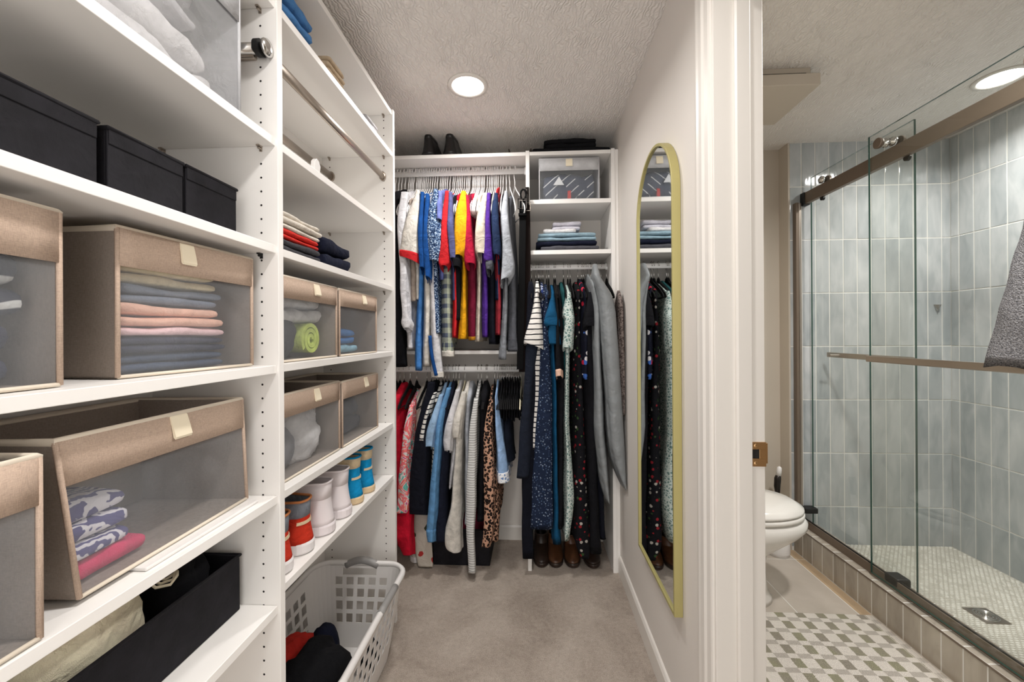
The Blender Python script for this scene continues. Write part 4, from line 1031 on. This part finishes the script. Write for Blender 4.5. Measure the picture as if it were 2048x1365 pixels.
c1 = k.mix(k.math('LESS_THAN', fz, .45), (176, 182, 164), (96, 104, 118)); c2 = k.mix(k.math('LESS_THAN', fx_, .4), (164, 172, 148), (44, 52, 76)); k.base(k.mix(.5, c1, c2))
k, v = pat('pt_tropic'); k.base(k.ramp(k.noise(v, 11, 2, .5, 3), [(.30, (110, 190, 180)), (.40, (232, 226, 224)), (.47, (246, 120, 130)), (.56, (248, 140, 120)), (.60, (236, 220, 220)), (.66, (206, 40, 130))], 'CONSTANT'))
def floral(name, ground, dots, scale, size=.28):
    k, v = pat(name); vo = voro(k, v, scale); d2 = k.math('ADD', vo.outputs['Distance'], k.math('MULTIPLY', k.noise(v, scale*3, 2), .25))
    sel = k.n('ShaderNodeSeparateColor'); k.l(vo.outputs['Color'], sel.inputs[0])
    m_ = k.math('LESS_THAN', d2, size); n = len(dots)
    cr_ = k.ramp(sel.outputs[0], [(i/n, c) for i, c in enumerate(dots)], 'CONSTANT')
    k.base(k.mix(m_, ground, cr_))
floral('pt_navyfloral', (28, 38, 60), [(136, 150, 168), (84, 102, 130), (58, 76, 106)], 92, .42)
floral('pt_blackfloral', (18, 18, 22), [(140, 34, 42), (170, 164, 156), (52, 76, 44), (18, 18, 22), (18, 18, 22)], 44, .46)
floral('pt_roses', (206, 198, 186), [(186, 60, 58), (206, 198, 186), (70, 76, 60), (206, 198, 186)], 15, .42)
floral('pt_bright', (24, 26, 40), [(220, 44, 70), (70, 110, 190), (232, 228, 230), (24, 26, 40)], 30, .5)
k, v = pat('pt_sage'); vo = voro(k, v, 70, 'DISTANCE_TO_EDGE'); k.base(k.ramp(k.math('ADD', vo.outputs['Distance'], k.math('MULTIPLY', k.noise(v, 160, 2), .1)), [(.0, (200, 210, 204)), (.15, (196, 206, 200)), (.2, (112, 138, 134))], 'CONSTANT'))
floral('pt_whiteblue', (40, 56, 104), [(222, 226, 232), (200, 208, 222)], 60, .5)
k, v = pat('pt_leopard'); vo = voro(k, v, 74); ds = k.math('ADD', vo.outputs['Distance'], k.math('MULTIPLY', k.math('SUBTRACT', k.noise(v, 120, 2), .5), .3)); k.base(k.ramp(ds, [(.0, (120, 78, 52)), (.14, (30, 23, 21)), (.52, (190, 148, 124))], 'CONSTANT'))
k, v = pat('pt_tweed'); k.base(k.ramp(k.noise(v, 130, 3, .7), [(.4, (58, 48, 46)), (.6, (142, 130, 124))]))
k, v = pat('pt_lace'); vo = voro(k, v, 55, 'DISTANCE_TO_EDGE'); k.base(k.ramp(vo.outputs['Distance'], [(.0, (238, 240, 244)), (.16, (238, 240, 244)), (.2, (120, 150, 196))], 'CONSTANT'))
k, v = pat('pt_knit', wr=.2); w_ = k.n('ShaderNodeTexWave', i_Scale=26.0, i_Distortion=2.5); w_.bands_direction = 'Z'; k.l(v, w_.inputs['Vector']); k.base(k.ramp(w_.outputs['Fac'], [(.2, (170, 170, 168)), (.8, (220, 220, 218))]))
gu = 'shirts on the upper rod'
G = garment
# upper rod, from the tall shelving towards the middle panel (pixel rows: y, left x, right x)
G('jacket', 'long black jacket hanging beside the tall shelving', 'jacket', 'g_black', [(385, 778, 802), (480, 780, 803), (620, 782, 806), (735, 784, 812)], farz=(1.16, 2.115), group=gu)
G('dress_shirt', 'white long-sleeved shirt with its sleeve tied at the cuff', 'shirt', 'g_white', [(388, 800, 815), (520, 804, 820), (640, 808, 824), (700, 812, 824)], [(382, 797, 814), (440, 793, 812), (560, 798, 814), (625, 803, 817), (645, 801, 826), (657, 808, 822)], farz=(1.16, 2.115), group=gu, sl_d=.06)
G('tee', 'brown and tan tee with only its lower body showing', 'shirt', 'g_beige', [(400, 812, 826), (540, 812, 832), (604, 813, 834)], group=gu)
G('jersey', 'cream jersey with red striped cuffs hung near the tall shelving', 'shirt', 'g_offwhite', [(392, 822, 838), (520, 824, 838), (600, 826, 838)], [(378, 828, 836), (420, 814, 840), (470, 801, 842), (507, 793, 841), (519, 794, 840)], group=gu, cuff=('g_red', .30), sl_d=.11, tilt=-.42, slant=-.2)
G('polo', 'sky blue shirt with a dark blue side edge', 'shirt', 'g_sky', [(392, 836, 846), (520, 832, 846), (620, 829, 844), (742, 826, 841)], [(382, 836, 845), (440, 837, 848), (510, 836, 853), (535, 838, 850)], farz=(1.16, 2.115), group=gu, smat='g_blue')
G('polo', 'white and grey sport shirt next to the sky blue one', 'shirt', 'g_offwhite', [(392, 842, 856), (540, 841, 860), (640, 843, 860), (734, 842, 857)], [(386, 846, 856), (450, 846, 860), (520, 846, 862), (555, 850, 860)], farz=(1.16, 2.115), group=gu, smat='g_blue')
G('sport_shirt', 'white sport shirt with a curved blue stripe hanging lowest of the row', 'shirt', 'g_white', [(396, 852, 868), (560, 852, 872), (680, 858, 880), (756, 857, 886)], farz=(1.16, 2.115), group=gu, hem=(.035, 'g_offwhite'))
st_ = lv_world([(672, 858, 862), (710, 861, 866), (752, 870, 875)], 2.02)
MB().tube([(s[0], 2.018, s[2]) for s in catmull(st_, 10)], .009, 8).build('stripe', M['g_blue'], [o for o in C.objects if o.name.startswith('sport_shirt')][0], smooth=True)
G('shirt', 'navy shirt speckled with pale blue print and short sleeves', 'shirt', 'pt_speckle', [(392, 862, 880), (520, 858, 876), (620, 860, 880), (668, 864, 881)], [(376, 862, 874), (420, 852, 882), (470, 848, 893), (500, 850, 894), (522, 855, 880)], group=gu, sl_d=.12)
G('shirt', 'periwinkle blue shirt behind the speckled one', 'shirt', 'g_lav', [(384, 872, 886), (450, 872, 886), (560, 874, 888)], [(380, 872, 882), (410, 874, 884), (440, 876, 886)], group=gu)
G('plaid_shirt', 'green and navy plaid flannel shirt between blue and red', 'shirt', 'pt_plaid', [(400, 880, 896), (540, 876, 904), (640, 878, 905), (714, 882, 908)], farz=(1.16, 2.115), group=gu, hem=(.03, 'g_offwhite'))
G('tee', 'red tee with its sleeve hanging open', 'shirt', 'g_red', [(392, 888, 902), (520, 898, 912), (610, 902, 916), (676, 902, 912)], [(380, 886, 896), (430, 882, 899), (490, 880, 900), (522, 873, 901), (532, 880, 894)], group=gu)
G('tee', 'slate purple tee next to the red one', 'shirt', 'g_slate', [(394, 894, 906), (520, 898, 912), (600, 900, 912)], [(382, 893, 902), (430, 894, 908), (490, 897, 913), (516, 898, 915)], group=gu)
G('tee', 'black tee with hanging sleeve below the slate one', 'shirt', 'g_black', [(394, 902, 912), (520, 902, 922), (640, 904, 922)], [(500, 900, 916), (520, 902, 922), (532, 904, 920)], group=gu)
G('jersey', 'bright yellow jersey beside the maroon one', 'shirt', 'g_yellow', [(392, 918, 932), (520, 919, 932), (600, 918, 933), (650, 914, 936), (678, 912, 936)], [(380, 918, 930), (420, 908, 938), (470, 905, 944), (492, 905, 946), (510, 908, 926)], group=gu, sl_d=.10)
G('jersey', 'maroon jersey with gold hem beside the yellow one', 'shirt', 'g_maroon', [(392, 930, 944), (520, 930, 952), (620, 932, 954), (682, 934, 954)], [(388, 928, 934), (430, 932, 942), (490, 928, 948), (520, 925, 951), (528, 930, 950)], group=gu, smat='g_crimson', hem=(.02, 'g_gold'))
G('tee', 'cream tee with turned-up sleeve', 'shirt', 'g_cream', [(392, 950, 964), (510, 951, 962), (610, 951, 960), (684, 948, 961)], [(384, 962, 974), (430, 952, 974), (470, 948, 974), (498, 947, 976), (507, 951, 974)], group=gu, sl_d=.09)
G('tee', 'purple tee next to the cream one', 'shirt', 'g_purple', [(392, 962, 976), (520, 960, 974), (610, 961, 977), (675, 963, 977)], [(384, 970, 980), (430, 970, 982), (490, 968, 985), (515, 964, 986), (522, 970, 980)], group=gu)
G('tee', 'black tee half hidden behind the purple one', 'shirt', 'g_darknavy', [(392, 972, 984), (520, 972, 990), (610, 975, 990), (690, 976, 994)], [(500, 968, 982), (530, 968, 986), (540, 972, 982)], group=gu, smat='g_dgrey')
G('tee', 'navy blue tee with dark sleeve lining', 'shirt', 'g_navy', [(392, 984, 996), (500, 986, 1000), (600, 988, 1000)], [(384, 986, 994), (420, 981, 998), (470, 983, 1002), (498, 983, 1003), (510, 986, 1000)], group=gu, sl_d=.09)
G('tee', 'dusty red tee between navy and grey', 'shirt', 'g_dkred', [(392, 988, 1000), (520, 986, 1000), (610, 989, 1003), (672, 989, 1002)], group=gu)
G('tee', 'coral red tee showing only at the shoulder', 'shirt', 'g_red', [(380, 989, 996), (440, 990, 998), (520, 992, 1000)], group=gu)
G('tee', 'dark grey tee behind the heather grey one', 'shirt', 'g_dgrey', [(398, 1012, 1026), (560, 1014, 1034), (640, 1015, 1036), (704, 1014, 1037)], farz=(1.16, 2.115), group=gu)
G('tee', 'heather grey tee at the end of the upper row', 'shirt', 'g_grey', [(392, 1002, 1016), (540, 1003, 1016), (640, 1001, 1016), (720, 996, 1012)], [(380, 1006, 1014), (420, 1000, 1018), (480, 1003, 1024), (540, 998, 1030), (558, 998, 1018)], farz=(1.16, 2.115), group=gu, smat='g_heather', sl_d=.09, tilt=.4)
for i, (px, c, lb) in enumerate(((808, 'g_dgrey', 'dark garment half hidden behind the cream jersey'), (852, 'g_blue', 'royal blue garment half hidden behind the speckled shirt'), (914, 'g_brightred', 'deep red garment half hidden behind the yellow jersey'), (942, 'g_crimson', 'crimson garment half hidden behind the maroon jersey'), (1006, 'g_darknavy', 'dark navy garment half hidden behind the heather tee'))):
    G('shirt', lb, 'shirt', c, [(392, px-5, px+6), (520, px-6, px+7), (640, px-6, px+6)], group=gu, near=2.05)
# lower rod
gl = 'tops on the lower rod'
NB2 = 2.03
G('blouse', 'bright red blouse at the tall shelving end of the lower rod', 'blouse', 'g_brightred', [(800, 776, 798), (900, 780, 806), (1000, 784, 812), (1095, 786, 814)], [(1000, 792, 826), (1060, 790, 827), (1085, 796, 828), (1108, 806, 826)], group=gl)
G('blouse', 'coral, pink and teal tropical print blouse', 'blouse', 'pt_tropic', [(815, 812, 826), (900, 806, 824), (1010, 800, 824)], [(812, 814, 824), (860, 806, 822), (940, 798, 815), (1000, 794, 822), (1024, 792, 818)], group=gl)
G('skirt', 'cream garment with red roses hanging low behind the cardigan', 'skirt', 'pt_roses', [(800, 826, 846), (950, 822, 860), (1080, 822, 866), (1138, 830, 866)], farz=(.27, 2.10), group=gl, near=2.07)
G('cardigan', 'dark navy cardigan between the tropical blouse and striped tee', 'cardigan', 'g_darknavy', [(796, 844, 866), (840, 834, 866), (920, 822, 864), (1025, 816, 860)], [(766, 850, 866), (830, 836, 860), (920, 820, 858), (1000, 816, 856), (1027, 817, 858)], group=gl)
G('striped_tee', 'black and white striped tee with slim sleeve', 'shirt', 'pt_bw_small', [(800, 862, 874), (900, 858, 870), (980, 856, 868)], [(788, 862, 868), (830, 850, 858), (880, 837, 850)], group=gl)
G('shirt', 'pale chambray shirt with short sleeve', 'shirt', 'g_chambray', [(800, 872, 884), (900, 866, 880), (980, 864, 878)], [(792, 873, 882), (830, 862, 880), (870, 851, 872), (892, 848, 868)], group=gl, sl_d=.09)
G('denim_shirt', 'mid-blue denim shirt with long sleeve', 'shirt', 'g_denim', [(800, 882, 896), (900, 876, 890), (1000, 872, 886)], [(778, 888, 898), (830, 876, 888), (930, 864, 877), (1040, 855, 873), (1080, 858, 870)], group=gl, cuff=('g_denim', .2))
G('blouse', 'deep navy blouse behind the white tops', 'blouse', 'g_deepnavy', [(800, 886, 900), (900, 878, 896), (1000, 872, 892), (1086, 870, 894)], farz=(.27, 2.10), group=gl, near=2.0)
G('tee', 'white tee with wide short sleeve on a cream hanger', 'shirt', 'g_white', [(796, 904, 916), (900, 897, 912), (980, 893, 902)], [(782, 906, 916), (830, 895, 912), (878, 886, 906), (900, 888, 903)], group=gl, sl_d=.09)
G('blouse', 'long ivory blouse with lace sleeve, falling almost to the carpet', 'blouse', 'g_offwhite', [(798, 918, 932), (880, 906, 924), (1000, 896, 922), (1090, 884, 924), (1108, 900, 922)], [(786, 918, 930), (830, 908, 926), (866, 904, 922), (874, 906, 920)], farz=(.27, 2.10), group=gl, near=2.0)
G('blouse', 'pale grey pleated blouse beside the ivory one', 'blouse', 'g_heather', [(798, 925, 942), (880, 924, 938), (1000, 926, 936), (1050, 928, 936)], farz=(.27, 2.10), group=gl)
G('sweater', 'long light grey ribbed knit sweater whose sleeve nearly reaches the carpet', 'sweater', 'pt_knit', [(796, 946, 956), (900, 938, 954), (1000, 936, 952)], [(798, 944, 954), (880, 936, 953), (1000, 932, 953), (1080, 935, 952), (1145, 936, 952)], farz=(.27, 2.10), group=gl, sl_d=.05)
G('blouse', 'black blouse between the knit and the leopard print', 'blouse', 'g_black', [(798, 954, 974), (880, 954, 972), (980, 951, 970), (1045, 951, 968)], farz=(.27, 2.10), group=gl)
G('blouse', 'leopard print blouse next to the eyelet skirt', 'blouse', 'pt_leopard', [(806, 974, 984), (900, 968, 986), (1000, 968, 1000), (1085, 966, 998)], [(802, 974, 984), (880, 965, 986), (980, 967, 990), (1060, 968, 990), (1092, 964, 980)], farz=(.27, 2.10), group=gl, sl_d=.06)
G('shorts', 'light blue linen skirt with white eyelet hem', 'skirt', 'g_ltblue', [(796, 986, 992), (840, 986, 1000), (900, 987, 1010), (968, 987, 1022)], group=gl, near=2.0, hem=(.052, 'pt_lace'))
G('jeans', 'dark denim skirt hanging behind the eyelet skirt', 'skirt', 'g_indigo', [(850, 1002, 1024), (900, 1004, 1026), (925, 1008, 1030)], group=gl, near=2.10)
for i in range(8):
    px = 1000+i*5.4
    G('trousers', 'black trousers folded over a hanger beside the middle panel', 'trousers', 'g_black', [(788, px-2, px+2), (815, px-2.4, px+2.4), (838+3*(i % 3), px-2.4, px+2.4)], group='black trousers on the lower rod', near=2.04)
# right bay
gr_ = 'dresses under the cubbies'
N3 = 2.03
G('jumpsuit', 'dark navy jumpsuit against the middle panel', 'jumpsuit', 'g_darknavy', [(590, 1052, 1070), (700, 1048, 1076), (900, 1040, 1070), (1120, 1042, 1068)], far=2.058, group=gr_)
G('denim_dress', 'dark denim garment with stitched hem in front of the middle panel', 'dress', 'g_indigo', [(690, 1050, 1080), (780, 1044, 1064), (880, 1036, 1062), (958, 1031, 1060)], far=2.058, group=gr_, near=1.995)
G('striped_dress', 'cream and black striped dress with wide sleeve', 'dress', 'pt_bw', [(590, 1068, 1080), (700, 1064, 1084), (800, 1062, 1082), (900, 1060, 1074)], [(580, 1070, 1076), (620, 1062, 1082), (660, 1051, 1088), (684, 1045, 1090), (692, 1047, 1090)], far=2.05, group=gr_, sl_d=.12, tilt=-.3, slant=-.2)
G('dress', 'white and blue floral dress peeking behind the stripes', 'dress', 'pt_whiteblue', [(584, 1078, 1090), (640, 1082, 1094), (672, 1086, 1100)], group=gr_)
G('dress', 'navy dress scattered with small pale flowers', 'dress', 'pt_navyfloral', [(588, 1082, 1102), (700, 1078, 1102), (850, 1068, 1106), (960, 1060, 1108), (1060, 1057, 1112)], farz=(1.2, 2.058), group=gr_, near=2.0)
G('dress', 'teal dress with ruffled tiered sleeves', 'dress', 'g_teal', [(590, 1098, 1112), (700, 1098, 1112), (900, 1102, 1116), (1090, 1104, 1124)], [(586, 1102, 1108), (615, 1092, 1114), (642, 1084, 1122), (650, 1092, 1120)], farz=(.16, 2.085), group=gr_, sl_d=.12)
T_ = [o for o in C.objects if o.get('label', '').startswith('teal dress')][0]
cloth_tube(lv_world([(640, 1098, 1114), (665, 1094, 1120), (690, 1096, 1124)], NS), NS-.01, NS+.09, 77, False, 10, 32, kf=90).build('ruffle', M['g_teal'], T_, smooth=True)
G('dress', 'black dress with blush edge and cuff', 'dress', 'g_black', [(590, 1112, 1124), (660, 1112, 1132), (760, 1112, 1130), (900, 1112, 1128), (1060, 1112, 1130)], [(586, 1109, 1114), (640, 1112, 1118), (735, 1111, 1124), (752, 1112, 1124)], farz=(.16, 2.085), group=gr_, smat='g_black', cuff=('g_blush', .33))
G('dress', 'dark green dress behind the sage floral one', 'dress', 'g_green', [(584, 1120, 1132), (660, 1120, 1136), (760, 1122, 1136)], group=gr_)
G('dress', 'sage and white floral dress with ruffles and a curled sash', 'dress', 'pt_sage', [(590, 1132, 1144), (700, 1128, 1142), (800, 1126, 1138), (900, 1130, 1142), (1000, 1128, 1152), (1084, 1128, 1142)], [(584, 1134, 1142), (625, 1123, 1149), (640, 1128, 1150), (690, 1124, 1148), (694, 1128, 1144)], farz=(.16, 2.085), group=gr_, sl_d=.10, near=2.0)
G('dress', 'black dress with red and white flowers and a pink flower at the hem', 'dress', 'pt_blackfloral', [(584, 1150, 1164), (720, 1146, 1166), (900, 1144, 1176), (1060, 1142, 1186), (1120, 1160, 1180)], farz=(.16, 2.085), group=gr_)
G('dress', 'red, blue and black bright floral dress', 'dress', 'pt_bright', [(578, 1160, 1172), (620, 1162, 1180), (760, 1160, 1176)], group=gr_)
G('dress', 'plain long black dress with flutter sleeve', 'dress', 'g_black', [(590, 1172, 1190), (700, 1166, 1192), (900, 1170, 1198), (1110, 1178, 1206)], [(584, 1176, 1186), (610, 1170, 1192), (645, 1166, 1196), (652, 1172, 1192)], farz=(.16, 2.085), group=gr_, sl_d=.10)
G('dress', 'dark charcoal dress beside the garment bags', 'dress', 'g_darknavy', [(590, 1184, 1200), (800, 1186, 1208), (1000, 1192, 1212), (1080, 1196, 1214)], farz=(.16, 2.085), group=gr_, near=2.06)
G('garment_bag', 'grey nylon garment bag next to the black dress', 'garment bag', 'g_nylon', [(566, 1180, 1192), (620, 1184, 1206), (720, 1188, 1208), (860, 1188, 1216), (960, 1200, 1222), (1010, 1214, 1221)], group='grey garment bags', near=1.95, ripple=.6)
G('garment_bag', 'grey nylon garment bag closest to the wall mirror', 'garment bag', 'g_nylon', [(552, 1186, 1204), (600, 1196, 1232), (680, 1204, 1242), (800, 1212, 1248), (920, 1222, 1256), (985, 1250, 1257)], group='grey garment bags', near=1.90, far=2.068, ripple=.6, maxx=.428)
G('jacket', 'brown tweed garment pressed against the wall behind the garment bags', 'jacket', 'pt_tweed', [(608, 1236, 1248), (700, 1240, 1252), (780, 1242, 1253), (832, 1243, 1253)], near=1.93, far=2.05, maxx=.430)
# belts on the middle panel
plain('belt_black', (8, 8, 9), .8, spec=.12); plain('belt_brown', (24, 15, 13), .8, spec=.12)
def strap(pts, w, y, th=.005):
    rings = []
    for i, (px, py) in enumerate(pts):
        p = at(px, py, Y=y); yy = y+.006*math.sin(i*1.3)
        rings.append([(p.x-w, yy, p.z), (p.x+w, yy, p.z), (p.x+w, yy+th, p.z), (p.x-w, yy+th, p.z)])
    return MB().loft(rings)
bl_ = thing('belt', 'black leather belt with steel buckle hanging from a hook on the middle panel', 'belt', (-.05, 2.04, H+.66))
o = strap([(1046, 402), (1045, 420), (1045, 455), (1044, 520), (1043, 600), (1041, 670), (1040, 740)], .017, 2.035).build('strap', M['belt_black'], bl_, bevel=.001)
p = at(1045, 410, Y=2.028)
o = MB().tube([(p.x-.022, 2.028, p.z+.03), (p.x+.02, 2.028, p.z+.03), (p.x+.02, 2.028, p.z-.02), (p.x-.022, 2.028, p.z-.02)], .004, 8, True).build('buckle', M['darkmetal'], bl_, smooth=True)
MB().tube([(p.x-.001, 2.024, p.z+.03), (p.x-.001, 2.024, p.z-.024)], .002, 6).build('prong', M['chrome'], o, smooth=True)
MB().box(p.x-.021, p.x+.021, 2.024, 2.046, p.z-.055, p.z-.042).build('keeper_loop', M['belt_black'], bl_, bevel=.002)
MB().tube([(p.x+.004+.014*math.cos(s*.6), 2.03, p.z+.052+.026*math.sin(s*.6)) for s in range(11)], .005, 8, True).build('end_loop', M['belt_black'], bl_, smooth=True)
b2 = thing('belt', 'dark brown leather belt hanging behind the black one on the middle panel', 'belt', (-.04, 2.06, H+.6))
strap([(1052, 410), (1053, 440), (1054, 520), (1052, 600), (1048, 680), (1045, 745)], .019, 2.055).build('strap', M['belt_brown'], b2, bevel=.001)
p = at(1055, 415, Y=2.05)
MB().tube([(p.x-.014, 2.05, p.z+.022), (p.x+.014, 2.05, p.z+.022), (p.x+.014, 2.05, p.z-.018), (p.x-.014, 2.05, p.z-.018)], .003, 8, True).build('buckle', M['nickel'], b2, smooth=True)
hk = MB().tube([(-.028, 2.074, H+.735), (-.028, 2.05, H+.73), (-.028, 2.022, H+.715), (-.028, 2.016, H+.73)], .004, 8).box(-.037, -.019, 2.068, 2.075, H+.66, H+.76).build('belt_hook', M['darkmetal'], smooth=True); setp(hk, 'small dark hook rack holding belts on the middle panel edge', 'hook')
# floor of the back unit
x0, x1 = at(868, 1120, Y=2.12).x, at(980, 1120, Y=2.12).x
bb = thing('fabric_box', 'black fabric box on the carpet under the hanging tops', 'storage box', ((x0+x1)/2, 2.24, 0))
MB().box(x0, x1, 2.11, 2.36, .001, .005).box(x0, x1, 2.11, 2.114, .001, .19).box(x0, x1, 2.356, 2.36, .001, .19).box(x0, x0+.004, 2.11, 2.36, .001, .19).box(x1-.004, x1, 2.11, 2.36, .001, .19).build('body', M['binblack'], bb, bevel=.002)
MB().tube([(x0, 2.11, .19), (x1, 2.11, .19), (x1, 2.36, .19), (x0, 2.36, .19)], .004, 6, True).build('rim_binding', M['binblack'], bb, smooth=True)
clump('maroon_cloth', 'maroon cloth heaped in the black box on the carpet', 'clothes', ((x0+x1)/2+.03, 2.23, .16), (.09, .09, .075), 'g_maroon', 31, .25, 5)
for i, (px, mm, lb) in enumerate(((1083, 'leather_dark', 'dark leather shoe by the middle panel foot'), (1112, 'leather_brown', 'brown leather boot under the navy floral dress'), (1147, 'leather_brown', 'brown leather boot under the black floral dress'), (1188, 'leather_dark', 'dark brown boot beside the end panel'))):
    p = at(px, 1118, Y=2.10)
    shoe(lb, (p.x, 2.375, .001), -math.pi/2, .275, .088, .105, 'leather_dark', mm, mm, mm, None, 'boots under the dresses', False, 'boot', .2, .024)
wsx = at(835, 1140, Y=2.1)
shoe('white sneaker under the rose print garment', (at(828, 1135, Y=2.1).x, 2.37, .001), -math.pi/2, .26, .085, .075, 'rubber_white', 'g_offwhite', 'g_offwhite', 'g_offwhite', None, None, True, 'sneaker')
